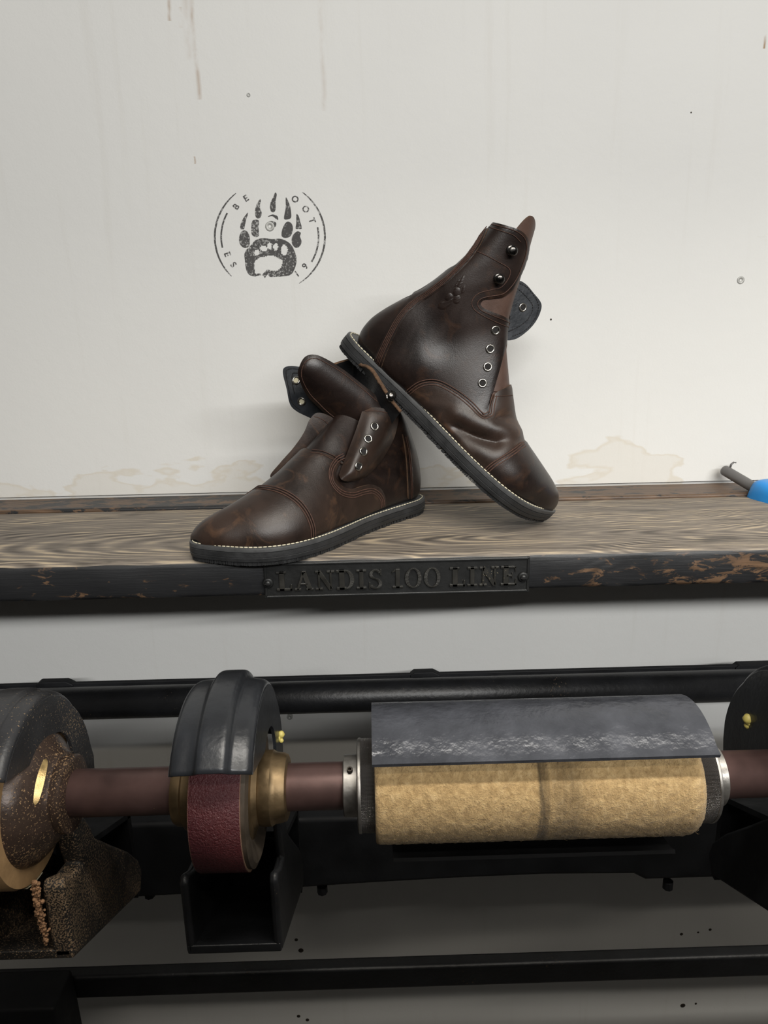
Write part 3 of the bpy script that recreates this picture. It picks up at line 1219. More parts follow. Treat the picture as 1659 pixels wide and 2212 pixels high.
def patch_stitch(mb, top, nn, vv, pts, pitch=.003, r=.0004, off=.0003):
    P = resample(crom(np.array(pts, float), 12 * len(pts)), 2.0)
    L3 = []
    for p in P:
        q, n = at_patch(top, nn, vv, *p)
        L3.append(np.r_[q + n * off, n])
    both = resample(np.array(L3), pitch)
    for i in range(len(both) - 1):
        a, b = both[i], both[i + 1]
        capsule(mb, (a[:3] + b[:3]) / 2, b[:3] - a[:3], a[3:] / np.linalg.norm(a[3:]), pitch * .74, r)


#        T(u, w)        B(u, w)      lat   med    c      m    n_top n_bottom
TOE = [(.2870, .0045, .2850, .001, .010, .010, -.0300, .65, 2.0, 3.0),
       (.2850, .0110, .2805, .000, .0165, .0165, -.0285, .72, 2.0, 3.5)]

LEFT_RINGS = TOE + [
    (.2780, .0190, .2725, 0, .0262, .0238, -.0232, .78, 1.9, 4.0),
    (.2650, .0275, .2600, 0, .0325, .0308, -.0155, .80, 1.85, 4.2),
    (.2510, .0345, .2450, 0, .0395, .0375, -.0075, .80, 1.8, 4.5),
    (.2350, .0420, .2250, 0, .0445, .0425, -.0030, .80, 1.8, 4.5),
    (.2160, .0520, .2030, 0, .0455, .0435, -.0005, .80, 1.8, 4.5),
    (.1970, .0625, .1830, 0, .0435, .0420, 0, .79, 1.8, 4.5),
    (.1790, .0735, .1600, 0, .0400, .0395, 0, .77, 1.85, 4.2),
    (.1625, .0855, .1300, 0, .0360, .0365, 0, .74, 1.9, 4.2),
    (.1450, .0980, .1000, 0, .0335, .0340, 0, .70, 2.0, 4.0),
    (.1300, .1090, .0650, 0, .0320, .0330, -.001, .66, 2.0, 3.8),
    (.1180, .1160, .0350, .0000, .0312, .0320, -.001, .62, 2.0, 3.4),
    (.1080, .1205, .0150, .0010, .0312, .0315, -.001, .58, 2.1, 3.0),
    (.1010, .1230, .0075, .0090, .0310, .0310, -.001, .56, 2.1, 2.7),
    (.0970, .1245, .0065, .0280, .0308, .0305, -.001, .53, 2.1, 2.4),
    (.0930, .1255, .0110, .0480, .0300, .0300, 0, .5, 2.1, 2.2),
    (.0905, .1260, .0190, .0690, .0295, .0295, 0, .5, 2.1, 2.1),
    (.0880, .1265, .0290, .0880, .0290, .0290, 0, .5, 2.1, 2.1),
    (.0860, .1270, .0400, .1030, .0290, .0290, 0, .5, 2.1, 2.1)]

RIGHT_RINGS = TOE + [
    (.2780, .0170, .2725, 0, .0262, .0238, -.0232, .76, 1.9, 4.0),
    (.2650, .0235, .2600, 0, .0325, .0308, -.0155, .78, 1.9, 4.2),
    (.2490, .0290, .2450, 0, .0395, .0375, -.0075, .78, 1.9, 4.5),
    (.2310, .0340, .2250, 0, .0445, .0425, -.0030, .78, 1.9, 4.5),
    (.2130, .0390, .2030, 0, .0455, .0435, -.0005, .78, 1.9, 4.5),
    (.2010, .0450, .1850, 0, .0435, .0420, 0, .77, 1.9, 4.5),
    (.1860, .0545, .1640, 0, .0405, .0395, 0, .76, 1.9, 4.2),
    (.1670, .0700, .1320, 0, .0365, .0365, 0, .74, 1.95, 4.2),
    (.1490, .0860, .1000, 0, .0340, .0345, 0, .70, 2.0, 4.0),
    (.1350, .0990, .0650, 0, .0325, .0330, 0, .66, 2.0, 3.8),
    (.1240, .1120, .0350, .0000, .0315, .0320, 0, .62, 2.0, 3.4),
    (.1170, .1245, .0150, .0010, .0312, .0312, 0, .58, 2.1, 3.0),
    (.1110, .1360, .0080, .0090, .0310, .0310, 0, .56, 2.1, 2.7),
    (.1060, .1470, .0075, .0260, .0305, .0305, 0, .53, 2.1, 2.4),
    (.1010, .1570, .0120, .0430, .0300, .0300, 0, .5, 2.1, 2.2),
    (.0960, .1680, .0195, .0620, .0292, .0292, 0, .5, 2.1, 2.1),
    (.0910, .1780, .0300, .0840, .0282, .0282, 0, .5, 2.1, 2.1),
    (.0860, .1880, .0380, .1110, .0270, .0270, 0, .5, 2.1, 2.1),
    (.0810, .1980, .0430, .1430, .0260, .0260, 0, .5, 2.1, 2.1),
    (.0770, .2050, .0440, .1700, .0255, .0255, 0, .5, 2.1, 2.1),
    (.0740, .2110, .0440, .1900, .0250, .0250, 0, .5, 2.1, 2.1)]


def scaled(rings, k):
    R = np.array(rings, float)
    R[:, :7] *= k
    R[R[:, 3] < .0011, 3] -= .0040
    R[:2, 1] -= .002
    return R


LM = [M['leather'], M['lining'], M['suede']]
LM2 = [M['leather2'], M['lining'], M['suede']]


# --- the boot standing on its toe (its outer side faces us)
def right_boot():
    H, eu, ev, ew, L = frame(atY(755, 727, -.122), atY(1197, 1132, -.187))
    k = L / .292
    # rest the lowest lug corner on the plank
    P2, _ = outline(0)
    low = min((H + u * k * eu + v * k * ev - .0178 * ew)[2] for u, v in P2)
    H = H + np.array([0, 0, Z0 - low + .0002]) * 1.0
    root = thing('boot', 'brown leather boot tipped on its toe with heel propped against the other boot', 'boot', (float((H + L * eu)[0]), float((H + L * eu)[1]), Z0))
    sculpt = [([(985, 922), (1030, 944), (1072, 955)], 13, -.0050),
              ([(985, 893), (1050, 920), (1108, 938)], 14, .0034),
              ([(1000, 965), (1060, 985), (1100, 968)], 15, .0022),
              ([(1075, 905), (1100, 900)], 10, -.0030),
              ([(925, 655), (960, 735)], 45, -.0030),
              ([(850, 800), (900, 790)], 40, .0028)]
    LF = Loft(H, eu, ev, ew, scaled(RIGHT_RINGS, k), 230, .003, sculpt)
    n_body = 206
    body('upper', LF, LM, root, 0, n_body)
    # tongue: the front of the shaft, rising past the collar
    qa = 30
    S0, S1 = 92, 223
    tq = crom(np.array([(-30., 196), (-20, 199), (-10, 202), (0, 208), (7, 214), (13, 218), (19, 218.5), (25, 214), (30, 205)]), 40)
    top_edge = [(b, a) for a, b in tq]
    poly = [(S0, -qa)] + [(s, -qa) for s in np.linspace(S0 + 4, 193, 30)] + top_edge + [(s, qa) for s in np.linspace(202, S0 + 4, 30)] + [(S0, qa)]
    overlay('tongue', LF, poly, .0008, .0022, [M['gusset'], M['lining'], M['suede']], root, 2.5)
    # quarter with the lacing edge, throat notch and collar lobe
    front = LF.path([(1046, 893), (1058, 868), (1070, 826), (1081, 785), (1093, 735), (1103, 694)])
    notch = LF.path([(1103, 694), (1085, 682), (1062, 673), (1043, 664), (1038, 655), (1046, 647), (1064, 645), (1086, 641), (1106, 626)])
    lobe = LF.path([(1106, 626), (1120, 600), (1134, 565), (1141, 530), (1134, 508), (1118, 495), (1092, 487), (1066, 482)])
    backq = LF.path([(1066, 482), (1049, 500), (1026, 530), (1000, 565), (940, 600), (890, 640), (855, 700), (835, 760), (822, 800)])
    base = LF.path([(822, 800), (845, 826), (875, 858), (905, 868)])
    wing_in = LF.path([(905, 868), (950, 862), (1000, 885), (1035, 898), (1046, 893)])
    quarter = np.vstack([front[:-1], notch[:-1], lobe[:-1], backq[:-1], base[:-1], wing_in[:-1]])
    overlay('quarter', LF, quarter, .0022, .0030, LM, root)
    # inner quarter on the far side, same cut without the flap
    fq = np.vstack([LF.path([(1046, 893), (1070, 826), (1093, 735), (1103, 694)]), backq[6:], base, wing_in])
    overlay('quarter', LF, mirror(fq, LF.NQ), .0022, .0030, LM, root, 2.5)
    # vamp wraps over the quarters
    wing = LF.path([(866, 858), (884, 843), (912, 826), (945, 826), (985, 846), (1014, 870), (1034, 893), (1046, 900), (1056, 892), (1060, 872), (1066, 852)])
    crest = wing[-1].copy()
    mid = np.array([[crest[0] + .5, q] for q in np.linspace(crest[1], -crest[1], 16)[1:-1]])
    far = mirror(wing, LF.NQ)
    bott = far[-1][1]
    toe_s = 2.0
    q0, q1 = wing[0][1], -wing[0][1]
    seam = LF.path([(1050, 1014), (1066, 1000), (1090, 984), (1112, 968), (1124, 962)])
    vtoe = [(LF.n * .02, q) for q in np.linspace(q1, q0, 60)]
    vtoe = [(seam[:, 0].min() - 9, q) for q in np.linspace(q1, q0, 60)]
    low_s = np.linspace(seam[:, 0].min() - 9, wing[0][0], 40)
    side = lambda qq, arr: [(s, qq) for s in arr]
    qe = min(wing[0][1], 58)
    vp = np.vstack([wing, mid, far, np.array(side(-wing[0][1], low_s[::-1][1:-1])), np.array(vtoe), np.array(side(wing[0][1], low_s[1:-1]))])
    overlay('vamp', LF, vp, .0032, .0030, LM2, root)
    # toe cap
    cs = np.vstack([seam, np.array([[seam[-1][0], q] for q in np.linspace(seam[-1][1], -seam[-1][1], 10)[1:-1]]), mirror(seam, LF.NQ)])
    cap = np.vstack([cs, np.array([(s, -seam[0][1]) for s in np.linspace(seam[0][0], .6, 30)[1:]]), np.array([(.6, q) for q in np.linspace(-seam[0][1], seam[0][1], 40)[1:-1]]), np.array([(s, seam[0][1]) for s in np.linspace(.6, seam[0][0], 30)[:-1]])])
    overlay('toe_cap', LF, cap, .0044, .0030, LM, root)
    # heel stay
    sa = [(806, 790), (820, 752), (838, 715), (858, 682), (885, 655), (925, 628), (965, 600), (1003, 562), (1030, 527), (1050, 492)]
    sb = [(824, 802), (835, 768), (852, 728), (872, 692), (897, 664), (935, 638), (973, 608), (1012, 570), (1038, 535), (1058, 497)]
    A, B = LF.path(sa), LF.path(sb)
    overlay('heel_stay', LF, np.vstack([A, B[::-1]]), .0034, .0030, LM, root)
    overlay('heel_stay', LF, mirror(np.vstack([A, B[::-1]]), LF.NQ), .0034, .0030, LM, root)
    # thread
    st = MB()
    wp = LF.path([(872, 862), (890, 848), (914, 833), (945, 832), (982, 852), (1010, 875), (1031, 899), (1046, 907), (1062, 896), (1066, 874), (1070, 856)])
    stitch_rows(st, LF, wp, .0034, (0, .0026, .0052), .0030, .00048, .25)
    stitch_rows(st, LF, LF.path([(1066, 846), (1098, 846)]), .0012, (0,), .0026)
    stitch_rows(st, LF, LF.path([(1068, 857), (1100, 855)]), .0034, (0,), .0026)
    cp = LF.path([(1056, 1018), (1070, 1005), (1094, 989), (1116, 973), (1127, 968)])
    stitch_rows(st, LF, cp, .0046, (0, .0026, .0050), .0034, .00055, .3)
    for pl in (sa, sb):
        ii = [(x * .75 + X * .25, y * .75 + Y * .25) for (x, y), (X, Y) in zip(pl, sb if pl is sa else sa)]
        stitch_rows(st, LF, LF.path(ii), .0036, (0,), .0028)
    stitch_rows(st, LF, LF.path([(1066, 488), (1090, 492), (1115, 500), (1130, 514), (1134, 535), (1128, 563), (1114, 598), (1100, 620), (1084, 634), (1060, 639), (1040, 644), (1031, 655), (1038, 669), (1062, 681), (1085, 690), (1101, 700)]), .0025, (0,), .0032)
    stitch_rows(st, LF, LF.path([(1060, 494), (1085, 500), (1108, 508), (1121, 521)]), .0025, (0,), .0032)
    stitch_rows(st, LF, LF.path([(1030, 544), (1050, 552), (1075, 565), (1095, 577), (1100, 588), (1094, 604), (1080, 620), (1058, 626), (1034, 633), (1020, 648), (1022, 665), (1040, 680), (1070, 695), (1098, 708)]), .0025, (0,), .0032)
    stitch_rows(st, LF, LF.path([((x + X) / 2, (y + Y) / 2) for (x, y), (X, Y) in zip(sa, sb)]), .0036, (-.0008, .0008), .0028)
    st.build('stitching', M['thread'], root, True)
    # hardware
    for (x, y) in ((1068, 713), (1057, 754), (1052, 793), (1041, 828)):
        s, q = LF.sq(x, y)
        P, n = LF.ev_(np.array([s]), np.array([q]), .0024)
        eyelet(root, P[0], n[0], .0038)
    for (x, y) in ((1102, 540), (1075, 601)):
        s, q = LF.sq(x, y)
        P, n = LF.ev_(np.array([s]), np.array([q]), .0022)
        lace_hook(root, P[0], n[0], ew)
    # embossed paw
    for pts in ([(947, 665), (952, 652), (966, 650), (980, 642), (975, 655), (962, 668)], [(962, 645), (967, 634), (976, 634), (979, 643), (971, 650)],
                [(980, 652), (983, 640), (993, 638), (995, 648), (988, 656)], [(979, 632), (984, 622), (993, 622), (994, 634), (985, 640)],
                [(988, 620), (994, 606), (1004, 594), (1002, 608), (996, 620)], [(996, 634), (1000, 620), (1005, 610), (1005, 625), (1001, 636)], [(981, 622), (990, 606), (996, 602), (990, 614)]):
        P = crom(np.array(pts, float), 26, True)
        pl = np.array([LF.sq(*p) for p in P])
        overlay('embossed_paw', LF, pl, .0030, .0012, LM, root, .7)
    # far side flap, fallen open so that its black lining faces us
    dep = lambda x, y: -.142 + max(0, x - 1095) * .00016
    o, top, nn, vv = patch_sheet('lace_flap', [(1100, 625), (1118, 607), (1135, 613), (1152, 632), (1169, 655), (1167, 675), (1155, 698), (1136, 718), (1112, 733), (1088, 732), (1066, 700), (1078, 650)], dep, .0028, [M['lining_grey'], M['leather'], M['suede']], root, label='open flap showing blue black lining')
    P, n = at_patch(top, nn, vv, 1129, 664)
    eyelet(o, P, n, .0037)
    sm = MB()
    patch_stitch(sm, top, nn, vv, [(1122, 612), (1140, 622), (1160, 650), (1162, 672), (1148, 700), (1130, 716), (1106, 727)])
    patch_stitch(sm, top, nn, vv, [(1116, 622), (1130, 634), (1148, 655), (1150, 670), (1138, 692), (1116, 708), (1098, 716)])
    sm.build('stitching', M['hole'], o, True)
    sole(root, H, eu, ev, ew, k)
    return root


right_boot()


# --- the boot standing flat on the shelf
def left_boot():
    yaw = math.radians(43)
    H = np.array([.055, -.080, Z0 + .0180])
    eu = np.array([-math.cos(yaw), -math.sin(yaw), 0])
    ev = np.array([math.sin(yaw), -math.cos(yaw), 0])
    ew = np.array([0, 0, 1.0])
    k = .293 / .292
    root = thing('boot', 'brown leather boot standing flat on the shelf, unlaced with its tongue flopped forward', 'boot', (float(H[0] + .146 * eu[0]), float(H[1] + .146 * eu[1]), Z0))
    sculpt = [([(735, 1000), (728, 1030), (750, 1045)], 14, -.0020),
              ([(640, 1010), (690, 985)], 22, .0010),
              ([(800, 1010), (845, 1000)], 25, -.0020)]
    LF = Loft(H, eu, ev, ew, scaled(LEFT_RINGS, k), 220, .003, sculpt)
    body('upper', LF, LM, root, 0, LF.n - 1)
    # vamp
    wing = LF.path([(831, 1092), (829, 1074), (820, 1056), (802, 1047), (780, 1050), (757, 1057), (738, 1052), (724, 1038), (722, 1020), (732, 1004), (744, 1002)])
    crest_px = [(744, 1002), (720, 990), (695, 980), (676, 978)]
    cr = LF.path(crest_px)
    ca = np.vstack([wing, cr[1:]])
    last = ca[-1]
    q_end = last[1] if last[1] < LF.NQ / 2 else last[1] - LF.NQ
    ca[:, 1] = np.where(ca[:, 1] > LF.NQ / 2 + 20, ca[:, 1] - LF.NQ, ca[:, 1])
    near = ca[ca[:, 1] > 0]
    mid = np.array([[near[-1][0], q] for q in np.linspace(near[-1][1], -near[-1][1], 14)[1:-1]]) if near[-1][1] > 1.5 else np.zeros((0, 2))
    far = mirror(near, LF.NQ)
    seam_px = [(672, 1158), (670, 1138), (660, 1110), (643, 1088), (622, 1073), (597, 1063), (570, 1059), (545, 1060), (530, 1063)]
    sm_ = LF.path(seam_px)
    sm_[:, 1] = np.where(sm_[:, 1] > LF.NQ / 2 + 20, sm_[:, 1] - LF.NQ, sm_[:, 1])
    sn = sm_[sm_[:, 1] > 0]
    s_lo = sn[:, 0].min() - 9
    qn = near[0][1]
    low = np.linspace(s_lo, near[0][0], 40)
    vp = np.vstack([near, mid, far, np.array([(s, -qn) for s in low[::-1][1:-1]]), np.array([(s_lo, q) for q in np.linspace(-qn, qn, 60)]), np.array([(s, qn) for s in low[1:-1]])])
    overlay('vamp', LF, vp, .0030, .0030, LM2, root)
    # toe cap
    qs = sn[0][1]
    mids = np.array([[sn[-1][0], q] for q in np.linspace(sn[-1][1], -sn[-1][1], 12)[1:-1]]) if sn[-1][1] > 1.5 else np.zeros((0, 2))
    cap = np.vstack([sn, mids, mirror(sn, LF.NQ), np.array([(s, -qs) for s in np.linspace(sn[0][0], .6, 30)[1:]]), np.array([(.6, q) for q in np.linspace(-qs, qs, 40)[1:-1]]), np.array([(s, qs) for s in np.linspace(.6, sn[0][0], 30)[:-1]])])
    overlay('toe_cap', LF, cap, .0042, .0030, LM2, root)
    # heel stay
    sa = [(868, 938), (873, 965), (877, 1000), (879, 1040), (880, 1076)]
    sb = [(877, 945), (883, 970), (888, 1005), (890, 1040), (890, 1074)]
    A, B = LF.path(sa), LF.path(sb)
    overlay('heel_stay', LF, np.vstack([A, B[::-1]]), .0026, .0026, LM, root)
    st = MB()
    wp = LF.path([(826, 1090), (824, 1076), (815, 1063), (800, 1055), (780, 1058), (757, 1065), (734, 1060), (717, 1042), (715, 1018), (727, 998), (742, 990)])
    stitch_rows(st, LF, wp, .0032, (0, .0026, .0050), .0030, .00048, .25)
    cp = LF.path([(667, 1157), (665, 1138), (655, 1113), (639, 1092), (619, 1077), (595, 1067), (570, 1063), (547, 1064), (533, 1067)])
    stitch_rows(st, LF, cp, .0044, (0, -.0026, -.0052), .0032, .0005, .2)
    stitch_rows(st, LF, LF.path([(742, 996), (718, 984), (695, 975), (676, 973)]), .0012, (0,), .0028)
    stitch_rows(st, LF, LF.path([(738, 1004), (714, 993), (692, 983), (672, 981)]), .0032, (0,), .0028)
    stitch_rows(st, LF, LF.path([(873, 944), (880, 980), (884, 1030), (885, 1074)]), .0028, (0, .002), .0028)
    st.build('stitching', M['thread'], root, True)
    # lacing edge of the near quarter, curled outwards
    rows = [([(732, 1026), (738, 1036), (750, 1040), (766, 1039)], [.001, .006, .006, .001]),
            ([(740, 1004), (758, 1018), (776, 1027), (795, 1026)], [.002, .013, .012, .001]),
            ([(754, 968), (775, 985), (800, 997), (826, 992)], [.003, .016, .016, .002]),
            ([(769, 928), (795, 942), (822, 955), (850, 950)], [.005, .017, .017, .004]),
            ([(781, 892), (806, 900), (836, 908), (860, 912)], [.008, .016, .016, .008]),
            ([(786, 880), (808, 880), (838, 884), (862, 890)], [.009, .013, .013, .008])]
    G = []
    for pts, offs in rows:
        r = []
        for (x, y), o in zip(pts, offs):
            s, q = LF.sq(x, y)
            P, n = LF.ev_(np.array([s]), np.array([q]), 0)
            d = -ray(x, y)
            d /= np.linalg.norm(d)
            r.append(P[0] + d * (o + .003))
        G.append(r)
    G = np.array(G)
    G = crom(G, 44)
    G = np.swapaxes(crom(np.swapaxes(G, 0, 1), 30), 0, 1)

    def grid_sheet(name, G, thick, mats, parent, label=None):
        a, b = G.shape[:2]
        tris = []
        for i in range(a - 1):
            for j in range(b - 1):
                p, q, r, s = i * b + j, i * b + j + 1, (i + 1) * b + j + 1, (i + 1) * b + j
                tris += [(p, q, r), (p, r, s)]
        nn = np.cross(np.gradient(G, axis=0), np.gradient(G, axis=1))
        nn /= np.maximum(np.linalg.norm(nn, axis=-1, keepdims=True), 1e-12)
        if ((CAM - G) * nn).sum(-1).mean() < 0:
            nn = -nn
        top = G.reshape(-1, 3)
        n = nn.reshape(-1, 3)
        t2 = []
        for t in tris:
            x, y, z = top[list(t)]
            t2.append(t if np.cross(y - x, z - x) @ n[t[0]] > 0 else (t[0], t[2], t[1]))
        return sheet_from_tris(name, top, t2, -n * thick, mats, parent, label), top, n, proj(top)
    o, top, nn, vv = grid_sheet('lace_flap', G, .0026, LM2, root, 'curled lacing edge with four eyelets')
    for (x, y) in ((809, 921), (795, 948), (785, 975), (774, 1007)):
        P, n = at_patch(top, nn, vv, x, y)
        eyelet(o, P + n * .0002, n, .0038)
    sm = MB()
    patch_stitch(sm, top, nn, vv, [(790, 888), (812, 888), (838, 892), (856, 898)])
    sm.build('stitching', M['thread'], o, True)
    # tongue flopped forward over the instep
    ax0, ax1 = np.array([660., 790.]), np.array([815., 905.])
    axd = (ax1 - ax0) / np.linalg.norm(ax1 - ax0)

    def tdep(x, y):
        r = np.array([x, y]) - ax0
        a, b = r @ axd, r @ np.array([-axd[1], axd[0]])
        return -.188 + .011 * (b / 48) ** 2 + .024 * (max(0, a) / 190) + .010 * max(0, (30 - a) / 60) ** 2
    o, top, nn, vv = patch_sheet('tongue', [(644, 812), (648, 788), (660, 770), (680, 766), (704, 775), (740, 797), (785, 832), (822, 862), (838, 882), (828, 900), (795, 905), (762, 912), (738, 920), (712, 902), (688, 880), (662, 853)], tdep, .0026, LM, root, 7, 120)
    sm = MB()
    patch_stitch(sm, top, nn, vv, [(736, 910), (712, 893), (690, 872), (668, 848), (652, 815), (655, 790), (667, 777), (684, 775), (704, 784), (740, 806), (782, 839), (815, 868)])
    sm.build('stitching', M['thread'], o, True)
    # far quarter: outer face folded back, and its collar flap with the lining towards us
    o, top, nn, vv = patch_sheet('lace_flap', [(611, 806), (616, 793), (638, 791), (668, 800), (700, 830), (722, 870), (716, 900), (690, 912), (668, 902), (640, 888), (626, 872), (619, 840)], lambda x, y: -.150 - .0001 * (x - 660) + .012 * ((y - 850) / 60) ** 2, .0026, [M['lining_grey'], M['leather'], M['suede']], root, 8, 90, label='open flap showing blue black lining')
    for (x, y) in ((652, 867), (640, 822)):
        P, n = at_patch(top, nn, vv, x, y)
        mb = MB()
        ring_mesh(mb, P, n, .0037, .0011, 0, 1)
        mb.build('eyelet', [M['steel'], M['cream']], o, True)
    sm = MB()
    patch_stitch(sm, top, nn, vv, [(660, 799), (640, 797), (622, 798), (618, 808), (624, 840), (631, 868), (650, 886)])
    patch_stitch(sm, top, nn, vv, [(645, 806), (632, 808), (632, 830), (636, 850)])
    sm.build('stitching', M['hole'], o, True)
    o, top, nn, vv = patch_sheet('quarter', [(584, 1030), (606, 1000), (634, 968), (656, 936), (668, 908), (684, 892), (708, 897), (724, 912), (716, 950), (690, 980), (650, 1010), (615, 1035)], lambda x, y: -.172 + .0001 * (x - 650) + .010 * ((x + y - 1620) / 60.) ** 2 * .3, .0026, LM2, root, 8, 90)
    sm = MB()
    patch_stitch(sm, top, nn, vv, [(680, 900), (695, 905), (712, 918)])
    sm.build('stitching', M['thread'], o, True)
    # collar: black lining inside, raw brown rim
    rim = [(690, 805, -.140), (728, 786, -.132), (764, 777, -.128), (776, 786, -.150), (800, 797, -.167), (822, 829, -.174), (843, 862, -.177), (866, 890, -.174)]
    r1 = [(690, 830, -.130), (728, 815, -.122), (760, 812, -.118), (772, 822, -.130), (790, 838, -.146), (806, 862, -.156), (826, 885, -.162), (852, 908, -.164)]
    r2 = [(690, 870, -.128), (722, 868, -.122), (752, 868, -.118), (766, 876, -.126), (778, 890, -.136), (792, 905, -.146), (812, 918, -.152), (838, 930, -.154)]
    G = crom(crom(np.array([[atY(*p) for p in r] for r in (rim, r1, r2)]), 24).swapaxes(0, 1), 60).swapaxes(0, 1)
    o, top, nn, vv = grid_sheet('collar', G, .0028, [M['lining'], M['leather'], M['suede']], root, 'collar with black lining and raw brown rim')
    mb = MB()
    mb.tube(G[0][18:] + np.array([rng.normal(0, .0003, 3) for _ in G[0][18:]]), .0017, 0, 10)
    mb.build('rim', M['suede'], o, True)
    P = atY(842, 857, -.1785)
    lace_hook(root, P, np.array([.35, -.85, .35]) / np.linalg.norm([.35, .85, .35]), ew)
    sole(root, H, eu, ev, ew, k)
    return root


left_boot()

# ------------------------------------------------------------------ finishing machine
YS = -.42
ZS = Z0 - .1440
AX = np.array([1.0, 0, 0])


def sx(px, py=1700, y=YS):
    return float(atY(px, py, y)[0])


def near_x(px, py, R):
    """x of a point on the camera-facing flank of a cylinder of radius R about the shaft"""
    return float(atY(px, py, YS - .81 * R)[0])


def cyl_y(alpha, R, cy=YS, cz=ZS):
    a = math.radians(alpha)
    return (cy - R * math.cos(a), cz + R * math.sin(a))


ms = MB()
ms.lathe([(-.75, .019), (.75, .019)], (0, YS, ZS), AX, 0, 64)
tag(ms.build('drive_shaft', M['shaft'], None, True), 'long brown patinated steel shaft carrying the wheels and the felt roller', 'shaft')
for p in bpy.data.objects['drive_shaft'].data.polygons:
    p.use_smooth = len(p.vertices) == 4


def auto_smooth(o, ang=35):
    for p in o.data.polygons:
        p.use_smooth = True
    md = o.modifiers.new('es', 'EDGE_SPLIT')
    md.split_angle = math.radians(ang)
    return o


# --- felt roller
def felt_roller():
    xa, xb = near_x(810, 1730, .046), near_x(1528, 1690, .046)
    ra, rb = near_x(771, 1700, .0375), near_x(1559, 1680, .0375)
    ca, cb = near_x(740, 1700, .025), near_x(1577, 1670, .025)
    t = thing('felt_roller', 'tan felt-covered roller with knurled steel ends on the shaft', 'roller', ((xa + xb) / 2, YS, ZS - .046))
    n, rn = 110, 84
    V, Fc = [], []
    prof = [(xa, .030), (xa, .0435), (xa + .0008, .0452), (xa + .003, .046)] + [(x, .046) for x in np.linspace(xa + .006, xb - .012, n)] + [(xb - .008, .0455), (xb - .004, .0442), (xb - .001, .042), (xb, .039), (xb, .030)]
    mb = MB()
    mb.lathe([(p - xa, r) for p, r in prof], (xa, YS, ZS), AX, 0, 128, caps=False)
    V = np.array(mb.v)
    rad = V[:, 1:] - np.array([YS, ZS])
    rl = np.linalg.norm(rad, axis=1, keepdims=True)
    V[:, 1:] += rad / rl * rng.normal(0, .00022, (len(V), 1))
    o = obj('felt_sleeve', V, mb.f, M['felt'], t)
    # loose fibres
    fb = MB()
    for i in range(900):
        x = rng.uniform(xa + .002, xb - .004)
        a = rng.uniform(-20, 75)
        y, z = cyl_y(a - 20, .0462)
        p = np.array([x, y, z])
        nrm = np.array([0, y - YS, z - ZS])
        nrm /= np.linalg.norm(nrm)
        d = rng.normal(0, 1, 3)
        d -= nrm * (d @ nrm) * .7
        d /= np.linalg.norm(d)
        ln = rng.uniform(.0015, .004)
        q = p + d * ln * .5 + nrm * ln * .25
        e = p + d * ln
        fb.tube([p, q, e], [.00006, .00005, .00002], 0, 4)
    fb.build('felt_fibres', M['felt'], o, True, kind='stuff')
    for a, b, flip in ((ra, xa + .001, 1), (xb - .001, rb, -1)):
        mb = MB()
        w = b - a
        pr = [(0, .02), (0, .0345), (.0006, .0365), (.0020, .0372), (w - .002, .0372), (w, .0365), (w, .02)]
        if flip < 0:
            pr = [(w - d, r) for d, r in pr][::-1]
        mb.lathe(pr, (a, YS, ZS), AX, 0, 96, caps=False)
        o = mb.build('knurled_ring', M['knurl'], t)
        uv = o.data.uv_layers.new(name='UVMap')
        co = np.array([tuple(v.co) for v in o.data.vertices]) + np.array(t.location)
        for pl in o.data.polygons:
            an = [math.atan2(co[v][2] - ZS, co[v][1] - YS) / (2 * math.pi) % 1 for v in pl.vertices]
            if max(an) - min(an) > .5:
                an = [q + 1 if q < .5 else q for q in an]
            for li, v, q in zip(pl.loop_indices, pl.vertices, an):
                uv.data[li].uv = (q, (co[v][0] - a) / w)
        auto_smooth(o)
        e = MB()
        xx = (a - .0003) if flip > 0 else (b - .0028)
        e.lathe([(0, .030), (0, .0362), (.0008, .0375), (.0024, .0377), (.0031, .0374)], (xx, YS, ZS), AX, 0, 96, caps=False)
        auto_smooth(e.build('polished_lip', M['ring'], o), 40)
    for a, b in ((ca, ra), (rb, cb)):
        mb = MB()
        w = b - a
        mb.lathe([(0, .0192), (0, .0238), (.0007, .0246), (w - .0007, .0248), (w, .0240), (w, .0192)], (a, YS, ZS), AX, 0, 80, caps=False)
        c = auto_smooth(mb.build('shaft_collar', M['ring'], t), 40)
        if a == ca:
            d = np.array(atY(757, 1647, YS - .019))
            r = np.array([0, d[1] - YS, d[2] - ZS])
            r /= np.linalg.norm(r)
            p = np.array([(a + b) / 2, YS, ZS]) + r * .0240
            s2 = MB()
            s2.lathe([(-.003, .0024), (.0042, .0024), (.0046, .0021), (.0046, .0014), (.001, .0013), (.001, 1e-5)], p, r, 0, 20, caps=False)
            auto_smooth(s2.build('set_screw', M['screw_dark'], c), 40)
    return t


felt_roller()


